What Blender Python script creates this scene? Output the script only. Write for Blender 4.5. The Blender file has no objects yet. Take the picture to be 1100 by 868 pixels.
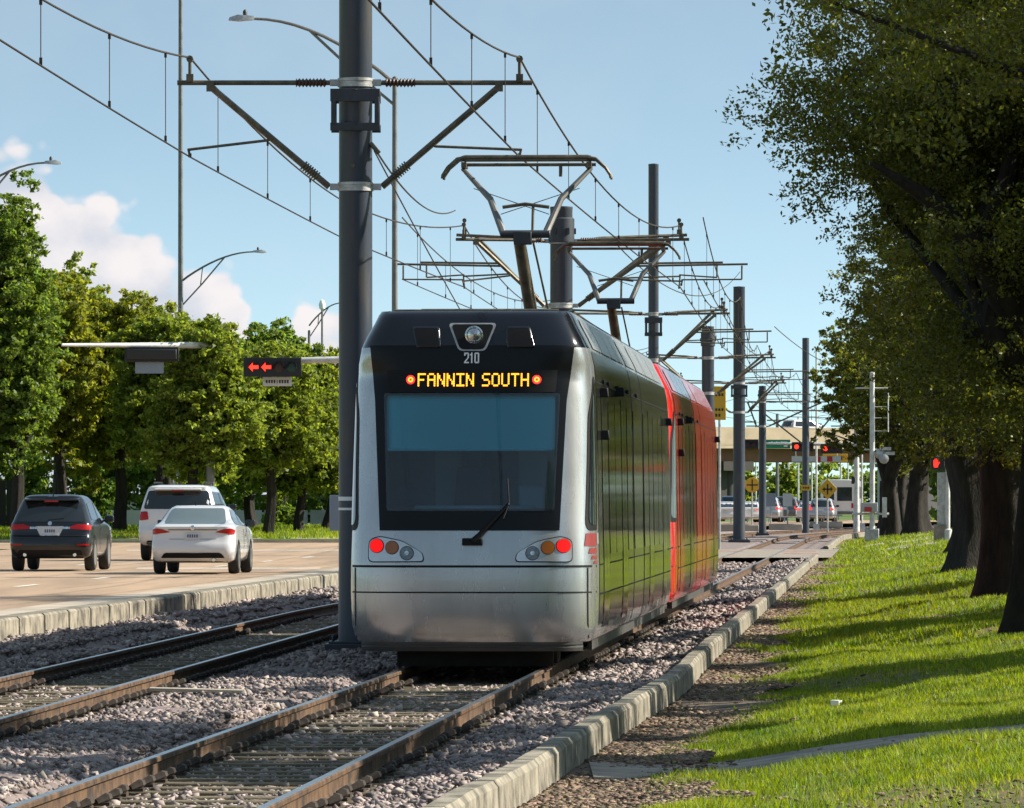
import bpy, bmesh, math, random
import numpy as np
from mathutils import Vector, Matrix
from mathutils.bvhtree import BVHTree

random.seed(7)
RNG = np.random.default_rng(11)
C = bpy.context.scene.collection
PI = math.pi
F = 7200.0          # focal length in photograph pixels
EYE = 1.83          # eye height above the rail heads (z = 0)
HOR = 537.0

def P(px, py, D):
    return Vector(((px - 550.0) * D / F, D, EYE - (py - HOR) * D / F))
def PX(px, D):
    return (px - 550.0) * D / F
def PZ(py, D):
    return EYE - (py - HOR) * D / F

# ------------------------------------------------------------------ site lines
def sh(D):
    D = float(D)
    if D < 320: return 0.0
    if D < 480: return 0.0006 * (D - 320) ** 2
    return 0.0006 * 160 ** 2 + 0.192 * (D - 480)
def cx(D):   return -4.46 + 0.0556 * D + sh(D)                       # near track centre
def offl(D): return float(np.interp(D, [40, 56, 110], [3.45, 3.7, 4.5]))
def cxl(D):  return cx(D) - offl(D)                                   # far track centre
def kerbl(D): return -11.2 + 0.054 * D + sh(D)                        # road kerb, track side
def kerbr(D):                                                        # lawn kerb, track side top edge
    return cx(D) + float(np.interp(D, [37, 45, 50, 55, 60, 67, 82, 235, 400], [1.80, 1.98, 2.02, 2.09, 2.15, 2.26, 2.2, 2.15, 2.3]))
ROADZ = 0.26
LAWN_U = [0, 0.45, 1.0, 3.4, 4.3, 6, 12, 40]; LAWN_Z = [-0.15, -0.16, -0.12, 0.19, 0.31, 0.42, 0.5, 0.6]
def lawn_z(u):
    return float(np.interp(u, LAWN_U, LAWN_Z))

# ------------------------------------------------------------------ materials
MATS = {}
def mat(name, col, rough=0.6, metal=0.0, var=0.0, vscale=5.0, bump=0.0, bscale=40.0, coat=0.0, col2=None,
        emit=None, estr=0.0, spec=0.5, stretch=None, detail=4.0, island=0.0, transl=0.0, rvar=0.0, lo=0.35, hi=0.65):
    m = bpy.data.materials.new(name); m.use_nodes = True
    nt = m.node_tree; n = nt.nodes; l = nt.links
    b = n['Principled BSDF']
    b.inputs['Base Color'].default_value = (*col, 1)
    b.inputs['Roughness'].default_value = rough
    b.inputs['Metallic'].default_value = metal
    b.inputs['Specular IOR Level'].default_value = spec
    b.inputs['Coat Weight'].default_value = coat
    b.inputs['Coat Roughness'].default_value = 0.05
    tc = None
    def coords():
        t = n.new('ShaderNodeTexCoord')
        if stretch:
            mp = n.new('ShaderNodeMapping'); mp.inputs['Scale'].default_value = stretch
            l.new(t.outputs['Object'], mp.inputs['Vector']); return mp.outputs['Vector']
        return t.outputs['Object']
    last = None
    if var > 0 or col2 is not None:
        tc = coords()
        nz = n.new('ShaderNodeTexNoise'); nz.inputs['Scale'].default_value = vscale
        nz.inputs['Detail'].default_value = detail; nz.inputs['Roughness'].default_value = 0.62
        l.new(tc, nz.inputs['Vector'])
        cr = n.new('ShaderNodeValToRGB')
        c2 = col2 if col2 is not None else tuple(min(1, c * (1 + var)) for c in col)
        c1 = tuple(c * (1 - var) for c in col)
        cr.color_ramp.elements[0].position = lo; cr.color_ramp.elements[0].color = (*c1, 1)
        cr.color_ramp.elements[1].position = hi; cr.color_ramp.elements[1].color = (*c2, 1)
        l.new(nz.outputs['Fac'], cr.inputs['Fac'])
        last = cr.outputs['Color']
        if rvar > 0:
            mr = n.new('ShaderNodeMapRange')
            mr.inputs['To Min'].default_value = max(0.02, rough - rvar); mr.inputs['To Max'].default_value = min(1, rough + rvar)
            l.new(nz.outputs['Fac'], mr.inputs['Value']); l.new(mr.outputs['Result'], b.inputs['Roughness'])
    if island > 0:
        g = n.new('ShaderNodeNewGeometry')
        hs = n.new('ShaderNodeHueSaturation')
        mr = n.new('ShaderNodeMapRange'); mr.inputs['To Min'].default_value = 1 - island; mr.inputs['To Max'].default_value = 1 + island
        l.new(g.outputs['Random Per Island'], mr.inputs['Value']); l.new(mr.outputs['Result'], hs.inputs['Value'])
        mr2 = n.new('ShaderNodeMapRange'); mr2.inputs['To Min'].default_value = 0.5 - 0.05 * island; mr2.inputs['To Max'].default_value = 0.5 + 0.05 * island
        ml = n.new('ShaderNodeMath'); ml.operation = 'MULTIPLY'; ml.inputs[1].default_value = 7.31
        fr = n.new('ShaderNodeMath'); fr.operation = 'FRACT'
        l.new(g.outputs['Random Per Island'], ml.inputs[0]); l.new(ml.outputs[0], fr.inputs[0]); l.new(fr.outputs[0], mr2.inputs['Value'])
        l.new(mr2.outputs['Result'], hs.inputs['Hue'])
        if last is not None: l.new(last, hs.inputs['Color'])
        else: hs.inputs['Color'].default_value = (*col, 1)
        last = hs.outputs['Color']
    if last is not None: l.new(last, b.inputs['Base Color'])
    if bump > 0:
        nb = n.new('ShaderNodeTexNoise'); nb.inputs['Scale'].default_value = bscale; nb.inputs['Detail'].default_value = 5
        l.new(coords(), nb.inputs['Vector'])
        bp = n.new('ShaderNodeBump'); bp.inputs['Strength'].default_value = bump; bp.inputs['Distance'].default_value = 0.02
        l.new(nb.outputs['Fac'], bp.inputs['Height']); l.new(bp.outputs['Normal'], b.inputs['Normal'])
    if emit is not None:
        b.inputs['Emission Color'].default_value = (*emit, 1); b.inputs['Emission Strength'].default_value = estr
    if transl > 0:
        tr = n.new('ShaderNodeBsdfTranslucent'); mx = n.new('ShaderNodeMixShader')
        mx.inputs['Fac'].default_value = transl
        if last is not None:
            hs2 = n.new('ShaderNodeHueSaturation'); hs2.inputs['Value'].default_value = 1.5; hs2.inputs['Saturation'].default_value = 1.15; hs2.inputs['Hue'].default_value = 0.485
            l.new(last, hs2.inputs['Color']); l.new(hs2.outputs['Color'], tr.inputs['Color'])
        else: tr.inputs['Color'].default_value = (*col, 1)
        l.new(b.outputs[0], mx.inputs[1]); l.new(tr.outputs[0], mx.inputs[2])
        l.new(mx.outputs[0], n['Material Output'].inputs['Surface'])
    MATS[name] = m
    return m

def glass_mat(name, tint, gloss=0.06, rough=0.03):
    m = bpy.data.materials.new(name); m.use_nodes = True
    nt = m.node_tree; n = nt.nodes; l = nt.links
    n.remove(n['Principled BSDF'])
    t = n.new('ShaderNodeBsdfTransparent'); t.inputs['Color'].default_value = (*tint, 1)
    g = n.new('ShaderNodeBsdfGlossy'); g.inputs['Roughness'].default_value = rough
    fr = n.new('ShaderNodeFresnel'); fr.inputs['IOR'].default_value = 1.5
    ad = n.new('ShaderNodeMath'); ad.operation = 'ADD'; ad.inputs[1].default_value = gloss; ad.use_clamp = True
    l.new(fr.outputs[0], ad.inputs[0])
    mx = n.new('ShaderNodeMixShader'); l.new(ad.outputs[0], mx.inputs['Fac']); l.new(t.outputs[0], mx.inputs[1]); l.new(g.outputs[0], mx.inputs[2])
    l.new(mx.outputs[0], n['Material Output'].inputs['Surface'])
    MATS[name] = m
    return m

# ------------------------------------------------------------------ object helpers
def tag(o, label=None, cat=None, group=None, kind=None):
    if label: o['label'] = label
    if cat: o['category'] = cat
    if group: o['group'] = group
    if kind: o['kind'] = kind
    return o
def empty(name, loc=(0, 0, 0), rz=0.0, label=None, cat=None, group=None):
    o = bpy.data.objects.new(name, None); C.objects.link(o)
    o.empty_display_size = 0.2
    o.location = loc; o.rotation_euler = (0, 0, rz)
    return tag(o, label, cat, group)

class MB:
    def __init__(s): s.v = []; s.f = []; s.mi = []; s.cur = 0
    def add(s, vs, fs):
        k = len(s.v); s.v.extend([tuple(x) for x in vs]); s.f.extend([tuple(i + k for i in f) for f in fs]); s.mi.extend([s.cur] * len(fs)); return s
    def box(s, c, d, rz=0.0, taper=1.0):
        hx, hy, hz = d[0] / 2, d[1] / 2, d[2] / 2
        vs = []
        for z, t in ((-hz, 1.0), (hz, taper)):
            for x, y in ((-hx, -hy), (hx, -hy), (hx, hy), (-hx, hy)):
                x2, y2 = x * t, y * t
                vs.append((c[0] + x2 * math.cos(rz) - y2 * math.sin(rz), c[1] + x2 * math.sin(rz) + y2 * math.cos(rz), c[2] + z))
        return s.add(vs, [(3, 2, 1, 0), (4, 5, 6, 7), (0, 1, 5, 4), (1, 2, 6, 5), (2, 3, 7, 6), (3, 0, 4, 7)])
    def tube(s, pts, r, n=8, caps=True):
        pts = [Vector(p) for p in pts]
        if not hasattr(r, '__len__'): r = [r] * len(pts)
        vs = []; up = None
        for i, p in enumerate(pts):
            a = pts[max(0, i - 1)]; b = pts[min(len(pts) - 1, i + 1)]
            t = (b - a).normalized() if (b - a).length > 1e-9 else Vector((0, 0, 1))
            if up is None:
                up = Vector((0, 0, 1)) if abs(t.z) < 0.9 else Vector((1, 0, 0))
            u = (up - t * up.dot(t)); u = u.normalized() if u.length > 1e-6 else t.orthogonal().normalized()
            w = t.cross(u); up = u
            for k in range(n):
                a_ = 2 * PI * k / n
                vs.append(p + (u * math.cos(a_) + w * math.sin(a_)) * r[i])
        fs = []
        for i in range(len(pts) - 1):
            for k in range(n):
                k2 = (k + 1) % n
                fs.append((i * n + k, i * n + k2, (i + 1) * n + k2, (i + 1) * n + k))
        if caps:
            fs.append(tuple(range(n - 1, -1, -1))); e = (len(pts) - 1) * n; fs.append(tuple(e + k for k in range(n)))
        return s.add(vs, fs)
    def lathe(s, prof, c=(0, 0, 0), axis='z', n=20, caps=True):
        vs = []
        for (r, h) in prof:
            for k in range(n):
                a = 2 * PI * k / n; x, y = r * math.cos(a), r * math.sin(a)
                q = (x, y, h) if axis == 'z' else ((h, x, y) if axis == 'x' else (y, h, x))
                vs.append((c[0] + q[0], c[1] + q[1], c[2] + q[2]))
        fs = []
        for i in range(len(prof) - 1):
            for k in range(n):
                k2 = (k + 1) % n
                fs.append((i * n + k, i * n + k2, (i + 1) * n + k2, (i + 1) * n + k))
        if caps:
            fs.append(tuple(range(n - 1, -1, -1))); e = (len(prof) - 1) * n; fs.append(tuple(e + k for k in range(n)))
        return s.add(vs, fs)
    def prism(s, poly, y0, y1):          # polygon in (x,z) extruded along y
        n = len(poly)
        vs = [(x, y0, z) for x, z in poly] + [(x, y1, z) for x, z in poly]
        fs = [tuple(range(n)), tuple(range(2 * n - 1, n - 1, -1))] + [(i, i + n, (i + 1) % n + n, (i + 1) % n) for i in range(n)]
        return s.add(vs, fs)
    def prism_x(s, poly, x0, x1):        # polygon in (y,z) extruded along x
        n = len(poly)
        vs = [(x0, y, z) for y, z in poly] + [(x1, y, z) for y, z in poly]
        fs = [tuple(range(n)), tuple(range(2 * n - 1, n - 1, -1))] + [(i, i + n, (i + 1) % n + n, (i + 1) % n) for i in range(n)]
        return s.add(vs, fs)
    def quad(s, a, b, c, d): return s.add([a, b, c, d], [(0, 1, 2, 3)])
    def grid(s, rows):                   # rows of equal-length point lists
        m = len(rows[0]); vs = [p for r in rows for p in r]
        fs = [(i * m + j, i * m + j + 1, (i + 1) * m + j + 1, (i + 1) * m + j) for i in range(len(rows) - 1) for j in range(m - 1)]
        return s.add(vs, fs)
    def build(s, name, mats, parent=None, smooth=True, bevel=0.0, fix=True, angle=40):
        me = bpy.data.meshes.new(name)
        me.from_pydata(s.v, [], s.f)
        for m in (mats if isinstance(mats, (list, tuple)) else [mats]): me.materials.append(m)
        if len(set(s.mi)) > 1: me.polygons.foreach_set('material_index', s.mi)
        if fix:
            bm = bmesh.new(); bm.from_mesh(me); bmesh.ops.recalc_face_normals(bm, faces=bm.faces[:]); bm.to_mesh(me); bm.free()
        if smooth:
            me.polygons.foreach_set('use_smooth', [True] * len(me.polygons)); me.set_sharp_from_angle(angle=math.radians(angle))
        me.update()
        o = bpy.data.objects.new(name, me); C.objects.link(o)
        if parent is not None: o.parent = parent
        if bevel > 0:
            md = o.modifiers.new('b', 'BEVEL'); md.width = bevel; md.segments = 2; md.limit_method = 'ANGLE'; md.angle_limit = math.radians(50)
        return o

def big_mesh(name, verts, faces_n, loops, m, parent=None, smooth=False):
    """numpy mesh: verts (N,3), loops flat, every face with faces_n corners"""
    me = bpy.data.meshes.new(name)
    nf = len(loops) // faces_n
    me.vertices.add(len(verts)); me.vertices.foreach_set('co', np.ascontiguousarray(verts, dtype=np.float32).ravel())
    me.loops.add(len(loops)); me.loops.foreach_set('vertex_index', np.ascontiguousarray(loops, dtype=np.int32))
    me.polygons.add(nf); me.polygons.foreach_set('loop_start', np.arange(nf, dtype=np.int32) * faces_n)
    if smooth: me.polygons.foreach_set('use_smooth', np.ones(nf, dtype=bool))
    me.materials.append(m); me.update(calc_edges=True)
    o = bpy.data.objects.new(name, me); C.objects.link(o)
    if parent is not None: o.parent = parent
    return o

def copy_tree(o, parent=None):
    c = o.copy(); C.objects.link(c)
    if parent is not None: c.parent = parent
    for ch in o.children: copy_tree(ch, c)
    return c

def rpoly(pts, r, n=4):                  # round the corners of a 2-D polygon
    out = []; m = len(pts)
    for i in range(m):
        p = Vector(pts[i]); a = Vector(pts[i - 1]) - p; b = Vector(pts[(i + 1) % m]) - p
        d = min(r, a.length * 0.45, b.length * 0.45)
        p0 = p + a.normalized() * d; p1 = p + b.normalized() * d
        for k in range(n + 1):
            t = k / n
            q = p0 * (1 - t) ** 2 + p * 2 * t * (1 - t) + p1 * t * t
            out.append((q.x, q.y))
    return out
def circ(c, r, n=20): return [(c[0] + r * math.cos(2 * PI * k / n), c[1] + r * math.sin(2 * PI * k / n)) for k in range(n)]

def cut_poly(poly, step, hole=None):
    """2-D polygon cut by a grid, as a bmesh in the XY plane; optional hole polygon (ring between the two)"""
    bm = bmesh.new()
    if hole is None:
        bm.faces.new([bm.verts.new((x, y, 0)) for x, y in poly])
    else:
        n = len(poly)
        a = [bm.verts.new((x, y, 0)) for x, y in poly]; b = [bm.verts.new((x, y, 0)) for x, y in hole]
        for i in range(n):
            j = (i + 1) % n
            bm.faces.new((a[i], a[j], b[j], b[i]))
    xs = [p[0] for p in poly]; ys = [p[1] for p in poly]
    for ax, lo, hi in ((0, min(xs), max(xs)), (1, min(ys), max(ys))):
        k = math.ceil(lo / step + 1e-6)
        while k * step < hi - 1e-6:
            co = Vector((k * step, 0, 0)) if ax == 0 else Vector((0, k * step, 0))
            no = Vector((1, 0, 0)) if ax == 0 else Vector((0, 1, 0))
            bmesh.ops.bisect_plane(bm, geom=bm.verts[:] + bm.edges[:] + bm.faces[:], plane_co=co, plane_no=no, dist=1e-6)
            k += 1
    return bm

def patch(fn, poly, step, name, m, parent, hole=None, thick=0.0, smooth=True):
    """polygon mapped through fn(u, v) -> (point, normal)"""
    bm = cut_poly(poly, step, hole)
    bad = []
    for v in bm.verts:
        r = fn(v.co.x, v.co.y)
        if r is None: bad.append(v); continue
        v.co = r
    if bad: bmesh.ops.delete(bm, geom=bad, context='VERTS')
    if smooth:
        for f in bm.faces: f.smooth = True
    me = bpy.data.meshes.new(name); bm.to_mesh(me); bm.free()
    me.materials.append(m)
    o = bpy.data.objects.new(name, me); C.objects.link(o)
    if parent is not None: o.parent = parent
    if thick > 0:
        md = o.modifiers.new('s', 'SOLIDIFY'); md.thickness = thick; md.offset = 0
    return o

def bvh_of(o):
    me = o.data
    return BVHTree.FromPolygons([v.co.copy() for v in me.vertices], [tuple(p.vertices) for p in me.polygons])
def proj(bvh, axis, off):
    def fn(u, v):
        if axis == '+y': o_, d = Vector((u, -50, v)), Vector((0, 1, 0))
        elif axis == '-y': o_, d = Vector((u, 50, v)), Vector((0, -1, 0))
        elif axis == '-x': o_, d = Vector((50, u, v)), Vector((-1, 0, 0))
        elif axis == '+x': o_, d = Vector((-50, u, v)), Vector((1, 0, 0))
        else: o_, d = Vector((u, v, 50)), Vector((0, 0, -1))
        h = bvh.ray_cast(o_, d)
        if h[0] is None: return None
        nn = h[1] if h[1].dot(d) < 0 else -h[1]
        nn = (nn * 0.5 - d * 0.5).normalized()
        return h[0] + nn * off
    return fn

# ------------------------------------------------------------------ material set
mat('ballast', (0.21, 0.165, 0.155), 0.9, var=0.35, vscale=6, bump=0.6, bscale=60)
mat('stone', (0.255, 0.208, 0.192), 0.85, island=0.6, var=0.25, vscale=1.2)
mat('chips', (0.17, 0.12, 0.08), 0.9, island=0.65, var=0.3, vscale=2.5)
mat('mulch', (0.13, 0.095, 0.065), 0.95, var=0.5, vscale=3.5, bump=0.7, bscale=50)
mat('dirt', (0.20, 0.16, 0.11), 0.95, var=0.3, vscale=0.15)
mat('concrete', (0.26, 0.22, 0.18), 0.85, var=0.35, vscale=2.2, bump=0.25, bscale=60)
mat('kerb', (0.19, 0.168, 0.13), 0.85, var=0.55, vscale=3.5, bump=0.4, bscale=50, col2=(0.32, 0.285, 0.22))
mat('tie', (0.115, 0.092, 0.055), 0.9, var=0.45, vscale=4.5, bump=0.4, bscale=30)
mat('road', (0.35, 0.24, 0.155), 0.8, var=0.20, vscale=1.1, bump=0.15, bscale=30, detail=8, stretch=(0.8, 0.05, 1))
mat('gutter', (0.40, 0.34, 0.27), 0.85, var=0.2, vscale=0.8)
mat('white_line', (0.75, 0.73, 0.68), 0.7, var=0.15, vscale=3)
mat('rail_rust', (0.055, 0.030, 0.016), 0.75, var=0.6, vscale=5, bump=0.3, bscale=60, col2=(0.13, 0.068, 0.030))
mat('rail_head', (0.50, 0.49, 0.47), 0.28, 1.0, var=0.2, vscale=6)
mat('clip', (0.035, 0.025, 0.018), 0.8, var=0.4, vscale=20)
mat('pole_paint', (0.048, 0.062, 0.088), 0.42, var=0.12, vscale=1.6, stretch=(3.2, 3.2, 0.45), bump=0.05, bscale=80, col2=(0.10, 0.085, 0.062), lo=.52, hi=.80)
mat('pole_bracket', (0.035, 0.04, 0.05), 0.5, var=0.2, vscale=5)
mat('galv', (0.42, 0.42, 0.41), 0.5, 0.6, var=0.25, vscale=6)
mat('arm_metal', (0.125, 0.105, 0.072), 0.5, 0.35, var=0.35, vscale=5)
mat('insulator', (0.10, 0.06, 0.05), 0.4, var=0.2, vscale=8)
mat('wire', (0.055, 0.042, 0.03), 0.55, 0.4)
mat('copper_wire', (0.05, 0.035, 0.025), 0.5, 0.4)
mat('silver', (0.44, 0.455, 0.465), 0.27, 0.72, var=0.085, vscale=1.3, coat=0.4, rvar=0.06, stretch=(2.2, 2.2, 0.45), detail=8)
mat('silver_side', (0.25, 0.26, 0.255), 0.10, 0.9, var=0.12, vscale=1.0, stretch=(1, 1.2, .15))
mat('side_mirror_glass', (0.12, 0.13, 0.11), 0.06, 0.75, var=0.1, vscale=1.2, stretch=(1, 2.0, .1))
mat('roof_silver', (0.55, 0.57, 0.58), 0.22, 0.7, var=0.1, vscale=2.0)
mat('black_gloss', (0.006, 0.007, 0.012), 0.16, coat=0.35, spec=0.4)
mat('black_mask', (0.003, 0.004, 0.006), 0.3, spec=0.25)
mat('black_matte', (0.005, 0.005, 0.006), 0.6, spec=0.25)
mat('rubber', (0.02, 0.02, 0.021), 0.8, var=0.2, vscale=10)
mat('under', (0.025, 0.023, 0.021), 0.85, var=0.3, vscale=4)
mat('skirt', (0.05, 0.048, 0.046), 0.55, var=0.2, vscale=3)
mat('blind', (0.14, 0.66, 0.82), 0.7)
mat('cab_dark', (0.09, 0.17, 0.25), 0.7, var=0.2, vscale=2)
mat('dash', (0.26, 0.38, 0.46), 0.6)
mat('cab_seat', (0.05, 0.09, 0.16), 0.8)
mat('cab_wall', (0.26, 0.48, 0.62), 0.6)
glass_mat('windshield', (0.62, 0.80, 0.86), 0.035)
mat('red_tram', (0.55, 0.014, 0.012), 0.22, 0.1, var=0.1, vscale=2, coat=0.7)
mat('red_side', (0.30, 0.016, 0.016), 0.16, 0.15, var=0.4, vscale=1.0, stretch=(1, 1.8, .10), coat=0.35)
mat('navy', (0.03, 0.05, 0.12), 0.35)
mat('lamp_red', (0.6, 0.01, 0.01), 0.3, emit=(1, 0.004, 0.003), estr=0.45, spec=0.2)
mat('lamp_amber', (0.30, 0.09, 0.01), 0.25, coat=0.5)
mat('lamp_clear', (0.18, 0.20, 0.21), 0.15, 0.6, var=0.3, vscale=30)
mat('lamp_lens', (0.55, 0.58, 0.58), 0.08, 0.9, var=0.4, vscale=25)
mat('led_orange', (0.3, 0.12, 0.02), 0.5, emit=(1.0, 0.36, 0.02), estr=1.6)
mat('led_red', (0.3, 0.02, 0.02), 0.5, emit=(1.0, 0.02, 0.02), estr=1.6)
mat('signal_red', (0.3, 0.02, 0.02), 0.5, emit=(1.0, 0.03, 0.015), estr=1.5)
mat('hand_red', (0.3, 0.02, 0.02), 0.5, emit=(1.0, 0.03, 0.015), estr=0.9)
mat('signal_orange', (0.4, 0.12, 0.02), 0.5, emit=(1.0, 0.25, 0.02), estr=1.6)
mat('white_paint', (0.92, 0.92, 0.90), 0.5)
mat('car_black', (0.006, 0.007, 0.010), 0.2, coat=0.45, spec=0.4)
mat('car_white', (0.66, 0.66, 0.67), 0.25, coat=1.0)
mat('car_silver', (0.40, 0.41, 0.43), 0.28, 0.5, coat=0.8)
mat('car_blue', (0.05, 0.10, 0.22), 0.28, 0.3, coat=0.8)
mat('car_red', (0.45, 0.02, 0.02), 0.25, coat=1.0)
mat('car_grey', (0.10, 0.105, 0.11), 0.28, 0.3, coat=0.8)
mat('car_glass', (0.012, 0.016, 0.018), 0.06, spec=0.8)
mat('car_glass_grey', (0.10, 0.13, 0.14), 0.06, spec=0.8)
mat('tail_red', (0.36, 0.002, 0.003), 0.25, coat=0.3, spec=0.3)
mat('tail_lit', (0.5, 0.01, 0.01), 0.2, emit=(1, 0.02, 0.01), estr=1.1)
mat('plate', (0.55, 0.57, 0.60), 0.5)
mat('plate_ink', (0.08, 0.09, 0.14), 0.6)
mat('chrome', (0.7, 0.7, 0.7), 0.12, 1.0)
mat('rim', (0.40, 0.40, 0.41), 0.3, 0.8)
mat('bark', (0.020, 0.016, 0.012), 0.95, var=0.5, vscale=6, bump=1.0, bscale=22, stretch=(1, 1, .3))
mat('bark_red', (0.16, 0.05, 0.02), 0.9, var=0.4, vscale=9)
mat('leaf_oak', (0.118, 0.135, 0.025), 0.42, island=0.55, transl=0.5, spec=0.5)
mat('leaf_left', (0.185, 0.240, 0.045), 0.5, island=0.45, transl=0.58, spec=0.35)
mat('leaf_left_yellow', (0.205, 0.235, 0.040), 0.5, island=0.45, transl=0.55, spec=0.35)
mat('leaf_left_dark', (0.140, 0.205, 0.042), 0.5, island=0.45, transl=0.58, spec=0.35)
mat('leaf_lime', (0.11, 0.19, 0.03), 0.5, island=0.4, transl=0.4)
mat('grass', (0.120, 0.235, 0.014), 0.6, island=0.5, transl=0.45, var=0.25, vscale=0.8, col2=(0.29, 0.34, 0.026), lo=.3, hi=.72)
mat('lawn', (0.095, 0.14, 0.016), 0.95, var=0.3, vscale=1.1, bump=0.8, bscale=45, col2=(0.17, 0.115, 0.05), lo=.42, hi=.60)
mat('lawn_far', (0.080, 0.135, 0.018), 0.95, var=0.25, vscale=0.5, bump=0.6, bscale=25)
mat('lamp_pole', (0.17, 0.17, 0.165), 0.5, 0.3, var=0.2, vscale=3)
mat('white_pole', (0.55, 0.55, 0.53), 0.5, 0.1, var=0.2, vscale=3)
mat('signal_black', (0.013, 0.013, 0.014), 0.5)
mat('sign_white', (0.62, 0.62, 0.60), 0.5)
mat('sign_grey', (0.22, 0.26, 0.32), 0.4, 0.4)
mat('sign_yellow', (0.62, 0.36, 0.02), 0.45)
mat('sign_green', (0.01, 0.24, 0.12), 0.4)
mat('sign_red', (0.5, 0.03, 0.03), 0.5)
mat('ink', (0.02, 0.02, 0.02), 0.6)
mat('fence_dark', (0.018, 0.017, 0.016), 0.8)
mat('bridge', (0.46, 0.36, 0.25), 0.85, var=0.15, vscale=0.4)
mat('bridge_girder', (0.21, 0.095, 0.048), 0.75, var=0.15, vscale=0.3)
mat('bridge_dark', (0.06, 0.055, 0.05), 0.9)
mat('wall_pale', (0.42, 0.43, 0.42), 0.8, var=0.1, vscale=0.5)
mat('logo_red', (0.22, 0.03, 0.03), 0.4)
mat('logo_grey', (0.22, 0.22, 0.23), 0.4)
mat('dead_signal', (0.05, 0.02, 0.015), 0.4)
mat('dead_green', (0.01, 0.06, 0.04), 0.4)
M = MATS
# ================================================================== SETTING
def sheet(name, m, Ds, fx0, fx1, fz, nx=2, kind='structure'):
    rows = []
    for D in Ds:
        a, b = fx0(D), fx1(D)
        rows.append([(a + (b - a) * j / nx, D, fz(D, a + (b - a) * j / nx)) for j in range(nx + 1)])
    mb = MB(); mb.grid(rows)
    o = mb.build(name, m, smooth=True, angle=180); o['kind'] = kind
    return o
def drange(a, b, s):
    out = []; d = a
    while d < b - 1e-6: out.append(d); d += s
    out.append(b); return out

g = MB(); g.quad((-4000, -2000, -0.7), (4000, -2000, -0.7), (4000, 9000, -0.7), (-4000, 9000, -0.7))
g.build('ground', M['dirt'])['kind'] = 'structure'

def bed_z(D, x):
    d1 = abs(x - cx(D)); d2 = abs(x - cxl(D))
    z = -0.10 if min(d1, d2) > 1.25 else -0.185
    if x > kerbr(D) - 0.35: z = -0.06
    if x < kerbl(D) + 1.0: z = 0.015
    return z + 0.012 * math.sin(x * 3.1 + D * 0.7)
for a, b in ((18, 214), (250, 470)):
    sheet('ballast_bed', M['ballast'], drange(a, b, 1.0 if a < 200 else 4), lambda D: kerbl(D) + 0.04, lambda D: kerbr(D) + 0.05, bed_z, nx=64)
# crossing slabs
CZ = -0.012
sheet('crossing_pavement', M['concrete'], drange(214, 250, 4), lambda D: kerbl(D) - 0.3, lambda D: kerbr(D) + 0.6, lambda D, x: CZ, nx=4)
for k, (D0, D1, x0, x1) in enumerate(((229, 230, -2.6, -1.2), (229, 230, 1.0, 2.2), (240, 241, -1.9, -0.6), (240, 241, 0.8, 2.0))):
    sheet('crossing_marking', M['sign_red'], [D0, D1], lambda D: cx(D) + x0, lambda D: cx(D) + x1, lambda D, x: CZ + 0.004, nx=1)

# left lawn, road, cross street
sheet('left_lawn', M['lawn_far'], drange(18, 860, 20), lambda D: -190, lambda D: kerbl(D) - 0.32, lambda D, x: 0.19, nx=12)
sheet('far_ground', M['dirt'], drange(431, 1700, 60), lambda D: kerbl(D) - 0.3, lambda D: 420, lambda D, x: -0.02, nx=4)
def road_left(D): return kerbl(D) - (16.2 if D < 246 else 9.2)
sheet('road', M['road'], drange(18, 245.9, 6), road_left, lambda D: kerbl(D) - 1.25, lambda D, x: ROADZ, nx=6)
sheet('road', M['road'], drange(246, 860, 8), lambda D: kerbl(D) - 14, lambda D: kerbl(D) - 0.34, lambda D, x: ROADZ, nx=6)
sheet('gutter', M['gutter'], drange(18, 245.9, 6), lambda D: kerbl(D) - 1.25, lambda D: kerbl(D) - 0.35, lambda D, x: ROADZ + 0.0, nx=1)
sheet('road', M['road'], [214, 245.5], lambda D: -190, lambda D: road_left(D) - 0.02, lambda D, x: ROADZ, nx=6)
# far lawn corner verge over the far road edge (the visible grass beyond the cross street)
sheet('grass_verge', M['lawn_far'], drange(247, 400, 8), lambda D: -150, lambda D: kerbl(D) - 8.2, lambda D, x: 0.36 + 0.012 * (D - 247) * (1 if D < 275 else 28 / max(1, D - 247)), nx=10)
sheet('sidewalk', M['concrete'], [246.2, 248.4], lambda D: -60, lambda D: kerbl(D) - 8.2, lambda D, x: 0.335, nx=6)
for a, b in ((271, 283), (312, 364), (119, 148)):
    sheet('sidewalk', M['gutter'], [248.5, 252.0, 258], lambda D: PX(a, D) , lambda D: PX(b, D), lambda D, x: 0.365 + 0.012 * (D - 247) + .012, nx=2)
# kerb of the far corner
mb = MB(); mb.grid([[(-60, 246.15, ROADZ - .05), (-60, 246.15, 0.34), (-60, 246.45, 0.342)], [(kerbl(246) - 8.2, 246.15, ROADZ - .05), (kerbl(246) - 8.2, 246.15, 0.34), (kerbl(246) - 8.2, 246.45, 0.342)]])
mb.build('corner_kerb', M['gutter'])['kind'] = 'structure'
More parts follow.
